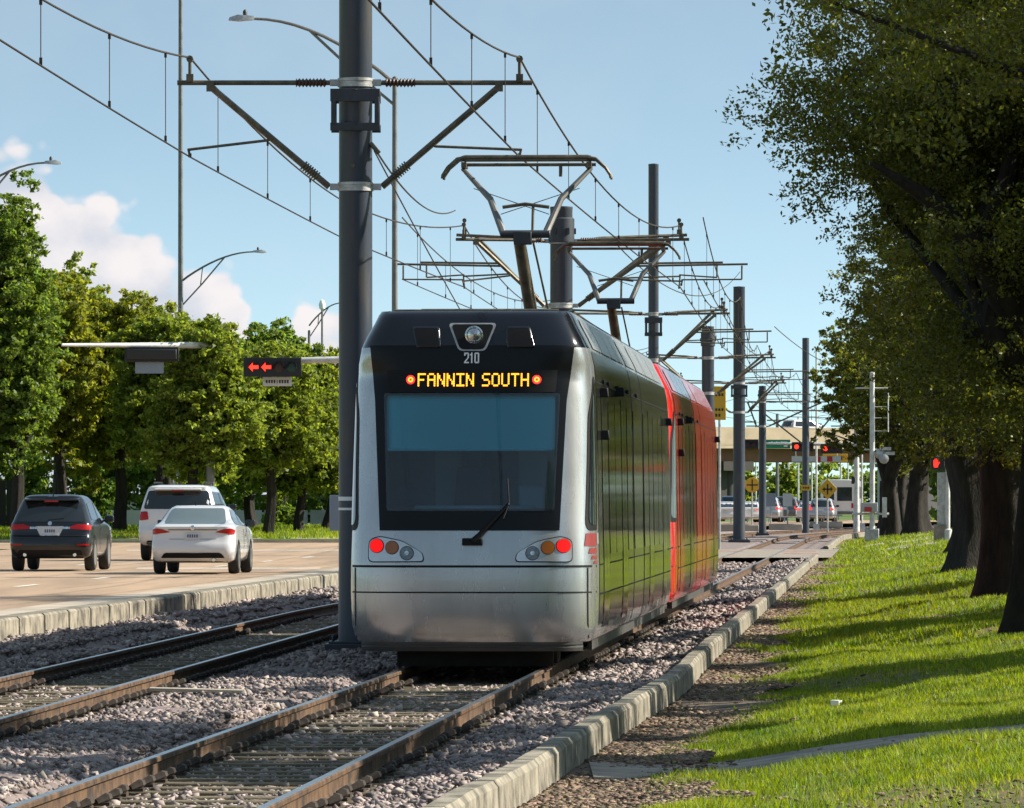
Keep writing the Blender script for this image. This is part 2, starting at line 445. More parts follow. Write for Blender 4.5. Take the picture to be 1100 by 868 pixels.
# lane dashes
def dash(D0, D1, off, w=0.13):
    sheet('lane_marking', M['white_line'], [D0, D1], lambda D: kerbl(D) - off - w / 2, lambda D: kerbl(D) - off + w / 2, lambda D, x: ROADZ + 0.005, nx=1)
for off, ph in ((4.3, 0), (7.9, 3), (11.5, 1)):
    D = 60 + ph
    while D < 205:
        dash(D, D + 3.2, off); D += 12.2
for D0, D1, x0, x1 in ((153, 154.2, -8.6, -4.4), (208, 209.5, -12, -2.0)):
    sheet('lane_marking', M['white_line'], [D0, D1], lambda D: x0, lambda D: x1, lambda D, x: ROADZ + 0.005, nx=1)

# left kerb: one long cast kerb with joints
def kerb_strip(name, Ds, prof, fx, joint_step, m, wob=0.0, jw=0.05, jd=0.028):
    rows = []; nextj = Ds[0] + joint_step
    rnd = random.Random(4)
    dd = []
    for D in Ds:
        dd.append((D, 0.0))
        if D + (Ds[1] - Ds[0]) > nextj:
            j = nextj
            dd += [(j, 0.0), (j + 0.012, jd), (j + jw, jd), (j + jw + 0.012, 0.0)]
            nextj += joint_step * rnd.uniform(0.85, 1.15)
    dd = sorted(set(dd))
    for D, gsc in dd:
        x = fx(D); wb = wob * (math.sin(D * 0.9) * 0.5 + math.sin(D * 2.3 + 1) * 0.5)
        cxp = sum(p[0] for p in prof) / len(prof); 
        row = []
        for (px_, pz_) in prof:
            k = 1 if px_ > cxp else -1
            row.append((x + px_ - k * gsc + wb, D, pz_ - (gsc if pz_ > -0.2 else 0) + wob * 0.3 * math.sin(D * 1.3)))
        rows.append(row)
    mb = MB(); mb.grid(rows)
    mb.add(rows[0], [tuple(range(len(prof)))]); mb.add(rows[-1], [tuple(range(len(prof)))])
    return mb.build(name, m, smooth=True, angle=25)
lk = kerb_strip('concrete_kerb', drange(18, 214, 1.0), [(-0.36, 0.10), (-0.36, 0.285), (-0.34, 0.30), (-0.03, 0.30), (0.0, 0.27), (0.012, -0.25)], kerbl, 2.6, M['kerb'], jw=0.16, jd=0.05)
tag(lk, 'long jointed concrete kerb between the tan road and the gravel track bed', 'kerb')
rk = kerb_strip('concrete_kerb', drange(18, 214, 0.5), [(-0.02, -0.4), (0.0, 0.07), (0.03, 0.10), (0.15, 0.10), (0.18, 0.06), (0.195, -0.4)], kerbr, 3.05, M['kerb'], wob=0.011)
tag(rk, 'weathered grey concrete kerb between the near track and the sunlit lawn', 'kerb')
fk = kerb_strip('concrete_kerb', drange(251, 420, 4), [(-0.02, -0.4), (0.0, 0.07), (0.03, 0.10), (0.15, 0.10), (0.19, 0.06), (0.23, -0.48)], kerbr, 6.0, M['kerb'])
tag(fk, 'far concrete kerb curving away beyond the track crossing', 'kerb')

# right lawn
def kro(D): return kerbr(D) + 0.20
def lawn_edge(D):       # where grass starts, metres right of the kerb foot
    return 0.50 + 0.20 * math.sin(D * 0.33) + 0.16 * math.sin(D * 0.9 + 1) + 0.1 * math.sin(D * 2.1) + (0.28 if D < 72 else 0.28 * max(0, 1 - (D - 72) / 20))
us = [0, 0.2, 0.45, 0.7, 1.0, 1.4, 1.8, 2.3, 2.8, 3.4, 4.3, 5.2, 6, 8, 12, 20, 45, 160]
rows = []
for D in drange(16, 430, 1.0):
    r = []
    for u in us:
        bumpz = 0.03 * math.sin(u * 2.1 + D * 0.31) * min(1, u) + 0.02 * math.sin(D * 0.8 + u)
        r.append((kro(D) + u - 0.02, D, lawn_z(u) + bumpz))
    rows.append(r)
mb = MB(); mb.grid(rows); lawn = mb.build('lawn', M['lawn'], angle=180); lawn['kind'] = 'structure'
LAWN_BVH = bvh_of(lawn)
def lz(x, y):
    h = LAWN_BVH.ray_cast(Vector((x, y, 20)), Vector((0, 0, -1)))
    return h[0].z if h[0] is not None else lawn_z(max(0.0, x - kro(y)))
# mulch strip next to the kerb
rows = []
for D in drange(16, 235, 0.5):
    e = lawn_edge(D) + 0.06 * math.sin(D * 7.1)
    rows.append([(kro(D) - 0.015 + e * t, D, lz(kro(D) + e * t, D) + 0.007) for t in (0.0, 0.25, 0.5, 0.75, 1.0)])
mb = MB(); mb.grid(rows); mb.build('mulch_strip', M['mulch'], angle=180)['kind'] = 'structure'
# sunken concrete path across the lawn, near
def path_strip(name, a, b, w, m, n=30, lift=0.018, wave=0.15):
    rows = []
    for i in range(n + 1):
        t = i / n; x = a[0] + (b[0] - a[0]) * t; y = a[1] + (b[1] - a[1]) * t + wave * math.sin(t * 5)
        ww = w * (1 - 0.45 * t)
        zt = lz(x, y) + lift
        rows.append([(x, y - ww / 2, zt - 0.05), (x, y - ww / 2, zt), (x, y, lz(x, y) + lift), (x, y + ww / 2, lz(x, y + ww / 2) + lift), (x, y + ww / 2 + .01, zt - 0.06)])
    mb = MB(); mb.grid(rows); o = mb.build(name, m, angle=30); o['kind'] = 'structure'; return o
path_strip('path', (kro(48) + 0.16, 48.6), (kro(48) + 9, 47.4), 3.1, M['concrete'])
# walkway further along
rows = []
for D in drange(236, 330, 6):
    xa, xb = PX(938 + (D - 236) * 0.62, D), PX(1006 + (D - 236) * 0.05, D)
    rows.append([(xa, D, lz(xa, D) + 0.03), ((xa + xb) / 2, D, lz((xa + xb) / 2, D) + 0.03), (xb, D, lz(xb, D) + 0.03)])
mb = MB(); mb.grid(rows); mb.build('walkway', M['gutter'], angle=180)['kind'] = 'structure'
sheet('walkway', M['gutter'], [268, 274], lambda D: kro(D) - .1, lambda D: PX(950, D), lambda D, x: lz(x, D) + 0.035, nx=6)

# ------------------------------------------------------------------ rails
RPROF = [(-0.07, -0.165), (-0.07, -0.155), (-0.018, -0.137), (-0.010, -0.12), (-0.010, -0.05), (-0.036, -0.036), (-0.036, -0.008), (-0.028, 0.0),
         (0.028, 0.0), (0.036, -0.008), (0.036, -0.036), (0.010, -0.05), (0.010, -0.12), (0.018, -0.137), (0.07, -0.155), (0.07, -0.165)]
def rail(fx, Ds, label):
    mb = MB(); n = len(RPROF); vs = []; fs = []; mi = []
    for D in Ds:
        x = fx(D)
        vs += [(x + a, D, b) for a, b in RPROF]
    for i in range(len(Ds) - 1):
        for k in range(n):
            k2 = (k + 1) % n
            fs.append((i * n + k, i * n + k2, (i + 1) * n + k2, (i + 1) * n + k)); mi.append(1 if k in (7,) else 0)
    mb.v = vs; mb.f = fs; mb.mi = mi
    o = mb.build('steel_rail', [M['rail_rust'], M['rail_head']], angle=35)
    return tag(o, label, 'rail', 'rails of the two tracks')
RD = drange(18, 300, 3) + drange(305, 470, 5)
GH = 0.7175 + 0.036
rail(lambda D: cx(D) - GH, RD, 'rusty left rail of the track the tram stands on')
rail(lambda D: cx(D) + GH, RD, 'rusty right rail of the tram track, nearest the lawn kerb')
rail(lambda D: cxl(D) - GH, RD, 'dark rail of the empty track nearest the road kerb')
rail(lambda D: cxl(D) + GH, RD, 'dark rail of the empty track nearest the steel catenary poles')

# sleepers with clips
tm = MB(); tm.box((0, 0, -0.185), (2.5, 0.235, 0.06)); 
def sleeper_proto(label, grp):
    t = tm.build('railway_sleeper', M['tie'], bevel=0.015)
    tag(t, label, 'sleeper', grp)
    for sx in (-1, 1):
        for k in (-1, 1):
            c = MB(); xx = sx * GH + k * 0.10
            c.tube([(xx - 0.03, -0.07, -0.13), (xx + 0.03 * k, -0.03, -0.10), (xx + 0.035 * k, 0.04, -0.10), (xx - 0.01, 0.08, -0.13)], [0.022, 0.03, 0.03, 0.02], n=6)
            c.box((xx, 0, -0.15), (0.11, 0.15, 0.035))
            c.build('rail_clip', M['clip'], t)
    return t
HEAD = math.atan(0.0556)
def lay(proto, fx, D0, D1):
    D = D0; first = True
    while D < D1:
        o = proto if first else copy_tree(proto)
        first = False
        o.location = (fx(D) + random.uniform(-.03, .03), D, random.uniform(-.008, .006)); o.rotation_euler = (0, 0, -HEAD + random.uniform(-.01, .01))
        D += 0.68
lay(sleeper_proto('worn brown sleeper of the near track between the stones and rail clips', 'sleepers of the near track'), cx, 37.5, 112)
lay(sleeper_proto('dark brown sleeper of the empty track beside the road kerb', 'sleepers of the empty track'), cxl, 52, 112)

# ------------------------------------------------------------------ ballast stones, chips, grass blades
def in_view(x, y, z, pad=150):
    px = 550 + F * x / y; py = HOR - (z - EYE) * F / y
    return (px > -pad) & (px < 1100 + pad) & (py < 868 + pad + 20)
def arr(fn): return np.vectorize(fn, otypes=[float])
A_cx, A_cxl, A_kl, A_kr = arr(cx), arr(cxl), arr(kerbl), arr(kerbr)

def stones(name, x, y, z, size, m, flat=0.7, rng=RNG):
    n = len(x)
    base = np.array([(1, 0, 0), (-1, 0, 0), (0, 1, 0), (0, -1, 0), (0, 0, 1), (0, 0, -1)], dtype=float)
    tris = np.array([(0, 2, 4), (2, 1, 4), (1, 3, 4), (3, 0, 4), (2, 0, 5), (1, 2, 5), (3, 1, 5), (0, 3, 5)])
    v = base[None] * rng.uniform(0.65, 1.25, (n, 6, 1)) + rng.normal(0, 0.28, (n, 6, 3))
    q = rng.normal(size=(n, 4)); q /= np.linalg.norm(q, axis=1)[:, None]
    a, b, c, d = q.T
    R = np.stack([np.stack([1 - 2 * (c * c + d * d), 2 * (b * c - a * d), 2 * (b * d + a * c)], -1),
                  np.stack([2 * (b * c + a * d), 1 - 2 * (b * b + d * d), 2 * (c * d - a * b)], -1),
                  np.stack([2 * (b * d - a * c), 2 * (c * d + a * b), 1 - 2 * (b * b + c * c)], -1)], -2)
    v = np.einsum('nij,nkj->nki', R, v) * size[:, None, None]
    v[:, :, 2] *= flat
    v += np.stack([x, y, z], -1)[:, None, :]
    loops = (tris[None] + (np.arange(n) * 6)[:, None, None]).reshape(-1)
    return big_mesh(name, v.reshape(-1, 3), 3, loops, m)

def scatter_bed():
    xs, ys, zs, ss = [], [], [], []
    for D0, D1, dens in ((38, 55, 660), (55, 75, 480), (75, 100, 240), (100, 140, 100), (140, 214, 28)):
        n = int((D1 - D0) * 14 * dens)
        y = RNG.uniform(D0, D1, n); kl, kr = A_kl(y), A_kr(y)
        x = kl + 0.05 + RNG.uniform(0, 1, n) * 13
        ok = x < kr - 0.02
        c1, c2 = A_cx(y), A_cxl(y)
        d1, d2 = np.abs(x - c1), np.abs(x - c2)
        dm = np.minimum(d1, d2)
        ok &= ~(np.abs(dm - GH) < 0.085)
        # sleepers show between rails: fewer stones on them
        ph = ((y - np.where(d1 < d2, 37.5, 52)) % 0.68)
        on_tie = ((ph < 0.12) | (ph > 0.56)) & (dm < 1.25) & (y < 112)
        hole = (np.sin(x * 1.7 + y * 0.9) + np.sin(x * 0.6 - y * 0.45)) > -0.75
        ok &= ~(on_tie & hole)
        z = np.where(dm > 1.25, -0.10, -0.195)
        z = np.where((dm > 1.02) & (dm <= 1.25), -0.15, z)
        z = np.where(x > kr - 0.35, -0.06, z); z = np.where(x < kl + 1.0, 0.015, z)
        z = z + 0.035 * np.sin(x * 2.3 + y * 0.55) * np.sin(y * 1.1) * (dm > 1.25) + RNG.normal(0, 0.012, n)
        ok &= in_view(x, y, z)
        xs.append(x[ok]); ys.append(y[ok]); zs.append(z[ok])
        ss.append(np.clip(RNG.lognormal(-3.84, 0.40, ok.sum()), 0.010, 0.055) * (1 + (D0 - 38) / 120))
    x, y, z, s = map(np.concatenate, (xs, ys, zs, ss))
    o = stones('ballast_stones', x, y, z, s, M['stone']); o['kind'] = 'stuff'
    tag(o, 'pinkish grey crushed stone ballast around both tracks', 'ballast')
scatter_bed()

def scatter_chips():
    n = 60000
    y = 38 + (200 - 38) * RNG.uniform(0, 1, n) ** 1.8; kr = A_kr(y) + 0.20
    e = arr(lawn_edge)(y)
    u = RNG.uniform(0, 1, n) * (e + 0.25)
    x = kr + u; z = np.interp(u, LAWN_U, LAWN_Z) + 0.02
    ok = in_view(x, y, z) & ~((np.abs(y - 48.6) < 1.25) & (RNG.uniform(0, 1, n) < .9))
    s = np.clip(RNG.lognormal(-3.9, 0.4, n), 0.008, 0.04) * (1 + (y - 38) / 150)
    o = stones('mulch_chips', x[ok], y[ok], z[ok], s[ok], M['chips'], flat=0.45); o['kind'] = 'stuff'
    tag(o, 'brown mulch chips and dry leaves along the foot of the lawn kerb', 'mulch')
scatter_chips()
def fallen_leaves():
    n = 12000
    y = 34 + 120 * RNG.uniform(0, 1, n) ** 1.5; u = RNG.uniform(.5, 8, n); x = A_kr(y) + .2 + u
    z = np.interp(u, LAWN_U, LAWN_Z) + 0.03 * np.sin(u * 2.1 + y * 0.31) * np.minimum(1, u) + 0.02 * np.sin(y * 0.8 + u) + .022
    ok = in_view(x, y, z) & (dirt_mask(x, y) > RNG.normal(.6, 1.0, n))
    o = stones('fallen_leaves', x[ok], y[ok], z[ok], RNG.uniform(.012, .030, ok.sum()), M['chips'], flat=.35); o['kind'] = 'stuff'
    tag(o, 'brown fallen leaves scattered through the lawn grass', 'leaves')

def dirt_mask(x, y):
    return (np.sin(x * 1.3 + y * 0.31) + np.sin(x * 0.7 - y * 0.23 + 2) + np.sin(x * 2.9 + y * 0.8)) 
def grass_blades():
    V = []; 
    for D0, D1, dens, hh in ((29, 40, 1100, 0.062), (40, 58, 1500, 0.062), (58, 80, 900, 0.062), (80, 120, 380, 0.075), (120, 200, 90, 0.10), (200, 330, 22, 0.13)):
        n = int((D1 - D0) * 9.5 * dens)
        y = RNG.uniform(D0, D1, n); e = arr(lawn_edge)(y)
        u = RNG.uniform(0, 9.5, n); x = A_kr(y) + 0.20 + u
        z = np.interp(u, LAWN_U, LAWN_Z) + 0.03 * np.sin(u * 2.1 + y * 0.31) * np.minimum(1, u) + 0.02 * np.sin(y * 0.8 + u)
        ok = in_view(x, y, z) & (u > e + RNG.normal(0, 0.10, n))
        thr = 1.05 - .85 * np.clip((u - 3.0) / 1.2, 0, 1) - .75 * (y < 46.5)
        ok &= ~((dirt_mask(x, y) > thr + RNG.normal(0, .45, n)) & (RNG.uniform(0, 1, n) < 0.82))
        py_path = 48.6 - (x - (cx(48) + 2.2)) * 0.13 + 0.15 * np.sin(np.clip((x - (cx(48) + 2.2)) / 9, 0, 1) * 5)
        ok &= ~(np.abs(y - py_path) < np.clip(1.5 - 0.08 * (x + 0.3), 0.7, 1.45) + RNG.normal(0, .16, n))
        x, y, z = x[ok], y[ok], z[ok]; n = len(x)
        clump = 0.6 + 0.5 * np.sin(x * 5 + y * 1.9) * np.sin(x * 2.2 - y * 3.1) + RNG.uniform(0, .5, n)
        h = hh * np.clip(clump, 0.35, 1.6); w = 0.0045 * max(1, D0 / 40) * RNG.uniform(.8, 1.6, n)
        a = RNG.uniform(0, 2 * PI, n); lean = RNG.normal(0, 0.45, (n, 2)) * h[:, None]
        p0 = np.stack([x - w * np.cos(a), y - w * np.sin(a), z - 0.005], -1); p1 = np.stack([x + w * np.cos(a), y + w * np.sin(a), z - 0.005], -1)
        p2 = np.stack([x + lean[:, 0], y + lean[:, 1], z + h], -1)
        V.append(np.stack([p0, p1, p2], 1))
    V = np.concatenate(V).reshape(-1, 3)
    o = big_mesh('grass', V, 3, np.arange(len(V)), M['grass']); o['kind'] = 'stuff'
    tag(o, 'short sunlit green lawn grass under the oaks', 'grass')
grass_blades(); fallen_leaves()
def far_grass():
    n = 26000
    y = RNG.uniform(249, 275, n); x = RNG.uniform(-22, -4, n); z = 0.36 + 0.012 * (y - 247)
    ok = in_view(x, y, z); x, y, z = x[ok], y[ok], z[ok]; n = len(x)
    h = RNG.uniform(.08, .22, n); w = .03; a = RNG.uniform(0, PI, n)
    p0 = np.stack([x - w * np.cos(a), y - w * np.sin(a), z], -1); p1 = np.stack([x + w * np.cos(a), y + w * np.sin(a), z], -1)
    p2 = np.stack([x + RNG.normal(0, .05, n), y, z + h], -1)
    V = np.stack([p0, p1, p2], 1).reshape(-1, 3)
    o = big_mesh('grass', V, 3, np.arange(len(V)), M['grass']); o['kind'] = 'stuff'
    tag(o, 'bright green grass verge behind the cars at the foot of the trees', 'grass')
far_grass()
mb = MB(); mb.box((0, 0, 0), (0.95, 0.12, 0.035)); bd = mb.build('wooden_board', M['gutter'], bevel=.006); bd.location = (PX(212, 66), 66, -0.045); bd.rotation_euler = (0.05, 0.02, -.05)
tag(bd, 'pale wooden board lying on the stones between the two tracks', 'board')
# small litter on the lawn
mb = MB(); mb.box((0, 0, 0.03), (0.075, 0.05, 0.05)); mb.tube([(0.03, 0, .03), (0.06, 0.01, .05)], .01, 6)
lt = mb.build('paper_scrap', M['white_paint'], bevel=.01); q = P(897, 791, 60); lt.location = (q.x, 60, lz(q.x, 60) + .03); tag(lt, 'tiny white paper scrap lying in the grass', 'litter')
# ================================================================== TRAM
FONT57 = {
 'F': ["11111", "10000", "10000", "11110", "10000", "10000", "10000"], 'A': ["01110", "10001", "10001", "11111", "10001", "10001", "10001"],
 'N': ["10001", "11001", "11001", "10101", "10011", "10011", "10001"], 'I': ["11111", "00100", "00100", "00100", "00100", "00100", "11111"],
 'S': ["01111", "10000", "10000", "01110", "00001", "00001", "11110"], 'O': ["01110", "10001", "10001", "10001", "10001", "10001", "01110"],
 'U': ["10001", "10001", "10001", "10001", "10001", "10001", "01110"], 'T': ["11111", "00100", "00100", "00100", "00100", "00100", "00100"],
 'H': ["10001", "10001", "10001", "11111", "10001", "10001", "10001"], ' ': ["000"] * 7}
ZW = [0.22, 0.30, 0.36, 0.50, 0.80, 1.13, 1.5, 2.2, 3.0, 3.30, 3.48, 3.60, 3.75, 3.84, 3.88]
WW = [1.20, 1.26, 1.30, 1.325, 1.335, 1.335, 1.325, 1.315, 1.30, 1.275, 1.235, 1.18, 1.10, 1.06, 1.035]
Y0 = [0.16, 0.10, 0.06, 0.02, 0.0, 0.0, 0.05, 0.20, 0.38, 0.44, 0.47, 0.52, 0.59, 0.65, 0.72]
NOSE = 1.05
def w_at(z): return float(np.interp(z, ZW, WW))
def y_at(z): return float(np.interp(z, ZW, Y0))
def n_at(z): return float(np.interp(z, [3.2, 3.55], [4.0, 7.0]))
def Sf(x, z):
    w = w_at(z); t = min(1.0, abs(x / w))
    n_ = n_at(z)
    return y_at(z) + NOSE * (1 - (1 - t ** n_) ** (1 / n_))
def tram_front(off):
    def fn(x, z):
        e = 0.01; p = Vector((x, Sf(x, z), z))
        dx = Vector((2 * e, Sf(x + e, z) - Sf(x - e, z), 0)); dz = Vector((0, Sf(x, z + e) - Sf(x, z - e), 2 * e))
        n = dx.cross(dz).normalized()
        if n.y > 0: n = -n
        return p + n * off
    return fn
def tram_side(s, off):
    def fn(y, z): return Vector((s * (w_at(z) + off), y, z))
    return fn

def tram_shell(L, zs, hole=None, black_above=None, y_start_plain=None):
    """front of a tram car: U shaped rings from the right rear corner round the nose to the left; returns an MB"""
    mb = MB()
    ts = [(-1, None)]
    par = []
    for k in range(12, -1, -1): par.append(('c', -1, k / 12))
    for k in range(1, 48): par.append(('f', -0.9 + 1.8 * k / 48, 0))
    for k in range(0, 13): par.append(('c', 1, k / 12))
    rows = []
    for z in zs:
        nz = n_at(z); a0 = math.asin(0.9 ** (nz / 2))
        w = w_at(z); y0 = y_at(z); r = []
        r.append((-w, L, z))
        for kind, a, b in par:
            if kind == 'f': x = a * w; y = Sf(x, z)
            else:
                an = a0 + (PI / 2 - a0) * b
                x = a * w * math.sin(an) ** (2 / nz); y = y0 + NOSE * (1 - max(0.0, math.cos(an)) ** (2 / nz))
            r.append((x, y, z))
        r.append((w, L, z))
        rows.append(r)
    m = len(rows[0]); vs = [p for r in rows for p in r]; fs = []; mi = []
    for i in range(len(rows) - 1):
        for j in range(m - 1):
            q = (i * m + j, i * m + j + 1, (i + 1) * m + j + 1, (i + 1) * m + j)
            c = [sum(vs[a][k] for a in q) / 4 for k in range(3)]
            if hole and c[1] < 1.2 and hole(c[0], c[2]): continue
            fs.append(q)
            mi.append(1 if (black_above is not None and c[2] > black_above and 0 < j < m - 2 and c[1] < 1.75) else 0)
    k = len(rows) - 1
    fs.append(tuple(k * m + j for j in range(m))); mi.append(0)
    fs.append(tuple(j for j in range(m - 1, -1, -1))); mi.append(0)
    mb.v = vs; mb.f = fs; mb.mi = mi
    return mb

def finish(o):
    return o
def win_half(z): return float(np.interp(z, [1.70, 3.0], [0.905, 0.955]))
GLASS = [(-0.945, 2.975), (-0.895, 1.72), (0.895, 1.72), (0.945, 2.975)]
MASK = [(-1.11, 3.50), (-1.05, 2.9), (-0.975, 1.50), (0.96, 1.50), (1.02, 2.9), (1.10, 3.50)]

def build_tram(root, kind):
    silver = kind == 'silver'
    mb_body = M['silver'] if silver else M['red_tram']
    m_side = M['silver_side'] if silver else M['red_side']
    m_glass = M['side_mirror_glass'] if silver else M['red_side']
    L = 27.3; CA, CB = 11.5, 15.0
    zs = [0.30, 0.34, 0.40, 0.5, 0.65, 0.8, 0.95, 1.1, 1.2, 1.35, 1.5, 1.62, 1.72] + [1.76 + 0.05 * k for k in range(25)] + [3.02, 3.1, 3.2, 3.3, 3.4, 3.48, 3.54, 3.60, 3.67, 3.75, 3.8, 3.84, 3.88]
    hole = lambda x, z: abs(x) < win_half(z) + 0.02 and 1.70 < z < 3.0
    shell = tram_shell(CA - 0.12, zs, hole, 3.46 if silver else None)
    body = shell.build('body', [mb_body, M['black_gloss']], root, angle=30)
    # rear half and middle module
    def plain(name, y0, y1, nose=False):
        mb = MB(); rows = []
        zz = [0.30, 0.36, 0.5, 0.8, 1.13, 1.5, 2.2, 3.0, 3.3, 3.48, 3.6, 3.75, 3.84, 3.88]
        ys = [y0, y1] if not nose else [y0, y1 - 1.2, y1 - 0.5, y1 - 0.1]
        for i, y in enumerate(ys):
            k = 1.0 if not nose else [1, 1, .96, .86][i]
            rows.append([(-w_at(z) * k, y - (0 if i < len(ys) - 1 or not nose else max(0, (z - 1) * .2)), z) for z in zz] + [(w_at(z) * k, y - (0 if i < len(ys) - 1 or not nose else max(0, (z - 1) * .2)), z) for z in reversed(zz)])
        rows = [r + [r[0]] for r in rows]
        mb.grid(rows); n = len(rows[0])
        mb.add(rows[0][:-1], [tuple(range(n - 1))]); mb.add(rows[-1][:-1], [tuple(range(n - 1))])
        return mb.build(name, mb_body, root, angle=30)
    plain('middle_module', CA + 0.12, CB - 0.12)
    plain('far_body', CB + 0.12, L, True)
    # bellows at both joints
    for yc in (CA, CB):
        mb = MB(); zz = [0.4, 1.0, 2.0, 3.0, 3.4, 3.6, 3.75]
        rows = []
        for k in range(9):
            y = yc - 0.12 + 0.03 * k; d = 0.05 if k % 2 else 0.10
            rows.append([(-(w_at(z) - d), y, z) for z in zz] + [(w_at(z) - d, y, z) for z in reversed(zz)])
        mb.grid(rows); mb.build('bellows', M['rubber'], root, angle=10)
    # side skins, both sides
    for s in (-1, 1):
        side = tram_side(s, 0.006)
        zlist = [0.31, 0.5, 0.8, 1.13, 1.5, 2.2, 3.0, 3.3, 3.46]
        segs = ((1.45, CA - 0.14, 'skin'), (CA + 0.14, CB - 0.14, 'skin'), (CB + 0.14, L - 1.5, 'skin'))
        for y0, y1, _ in segs:
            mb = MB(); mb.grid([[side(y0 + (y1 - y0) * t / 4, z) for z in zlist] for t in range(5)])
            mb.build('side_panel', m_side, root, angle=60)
        def sp(name, y0, y1, z0, z1, off, m, r=0.05):
            f = tram_side(s, off)
            return patch(lambda u, v: f(u, v), rpoly([(y0, z0), (y1, z0), (y1, z1), (y0, z1)], r), 0.3, name, m, root)
        # long mirror glazing and doors
        for y0, y1 in ((2.55, 4.05), (8.0, 9.5), (17.2, 18.7), (22.6, 24.1)):
            d = sp('door', y0, y1, 0.42, 3.02, 0.012, m_glass)
            f = tram_side(s, 0.016); mb = MB()
            for yy in (y0 - 0.02, (y0 + y1) / 2, y1 + 0.02):
                mb.grid([[f(yy - 0.018, z) for z in (0.40, 1.1, 2.0, 3.05)], [f(yy + 0.018, z) for z in (0.40, 1.1, 2.0, 3.05)]])
            mb.build('door_seal', M['rubber'], d)
        for y0, y1 in ((4.3, 6.0), (6.1, 7.8), (9.75, 11.2), (11.85, 14.65), (15.3, 17.0), (18.9, 20.7), (20.8, 22.4)):
            sp('window', y0, y1, 1.22, 2.95, 0.012, m_glass, 0.12)
        # seams along the side
        mb = MB(); f = tram_side(s, 0.010)
        for zz in (0.80, 1.12, 3.12):
            for y0, y1, _ in segs:
                mb.grid([[f(y0, zz - 0.008), f(y0, zz + 0.008)], [f(y1, zz - 0.008), f(y1, zz + 0.008)]])
        sm = mb.build('panel_seams', M['black_matte'], root, smooth=False)
        # cab side window, tall and narrow
        f2 = tram_side(s, 0.012)
        def fcab(y, z):
            w = w_at(z); yy = max(0.02, min(1, (y - y_at(z)) / NOSE))
            if yy >= 1: return Vector((s * (w + .012), y, z))
            t = (1 - (1 - yy) ** 4) ** 0.25
            return Vector((s * (w * t + .012), y, z))
        cw = patch(fcab, [(a + y_at(b), b) for a, b in rpoly([(.34, 1.56), (.86, 1.56), (.92, 3.0), (.62, 3.14), (.42, 2.75)], 0.12)], 0.06, 'cab_window', M['car_glass'] if silver else M['car_glass_grey'], root)
        patch(lambda y, z: fcab(y, z) - Vector((s * .005, 0, 0)), [(a + y_at(b), b) for a, b in rpoly([(.29, 1.50), (.91, 1.50), (.97, 3.06), (.62, 3.21), (.36, 2.78)], 0.12)], 0.06, 'window_seal', M['black_matte'], cw)
        # logo bars by the cab, on the right side
        if silver and s > 0:
            for k, (a, b, z0, z1) in enumerate(((0.30, .78, 1.33, 1.47), (0.36, .78, 1.25, 1.31), (0.42, .80, 1.19, 1.23), (0.5, .82, 1.14, 1.17))):
                patch(lambda y, z: fcab(y, z) - Vector((s * .006, 0, 0)), [(a, z0), (b, z0), (b, z1), (a + .05, z1)], 0.05, 'logo_bar', M['logo_red'], root)
            patch(lambda y, z: fcab(y, z) - Vector((s * .006, 0, 0)), [(.84, 1.35), (1.3, 1.35), (1.3, 1.47), (.84, 1.47)], 0.05, 'logo_bar', M['logo_grey'], root)
        # camera mirrors
        for yy, zz in ((2.35, 3.02), (2.4, 2.55), (7.0, 3.1), (24.5, 2.95)):
            mb = MB(); mb.box((s * (w_at(zz) + 0.05), yy, zz), (0.11, 0.16, 0.11), taper=0.8); mb.box((s * (w_at(zz) + 0.0), yy + .03, zz), (0.08, 0.05, 0.05))
            mb.build('camera_housing', M['black_matte'], root, bevel=0.012)
        for yy in (3.3, 4.6, 7.3, 8.75, 10.3, 13.2):
            mb = MB(); mb.box((s * (w_at(3.14) + 0.018), yy, 3.15), (0.03, 0.3, 0.05)); mb.build('door_lamp', M['black_matte'], root, bevel=0.008)
        # sloped roof fairings
        zr = [3.50, 3.60, 3.75, 3.84]
        for y0, y1 in ((2.1, 4.6), (4.7, 7.2), (7.3, 9.4), (9.5, 11.3), (11.7, 14.8), (15.2, 18.4), (18.5, 21.9), (22, 25)):
            mb = MB(); mb.grid([[Vector((s * (w_at(z) + 0.012), y0 + (y1 - y0) * t, z)) for z in zr] for t in (0, 1)])
            mb.build('roof_fairing', M['roof_silver'] if silver else M['red_tram'], root, angle=60)
        mb = MB(); mb.tube([(s * 1.0, 1.9, 3.885), (s * 1.0, L - 2, 3.885)], 0.03, 6); mb.build('roof_rail', M['skirt'], root)
        # skirt and wheels
        mb = MB(); mb.box((s * 1.20, L / 2 + 0.7, 0.24), (0.05, L - 2.8, 0.13)); mb.build('skirt', M['skirt'], root)
    # underframe, bogies
    mb = MB(); mb.box((0, L / 2, 0.27), (2.0, L - 1.6, 0.16)); mb.build('underframe', M['under'], root)
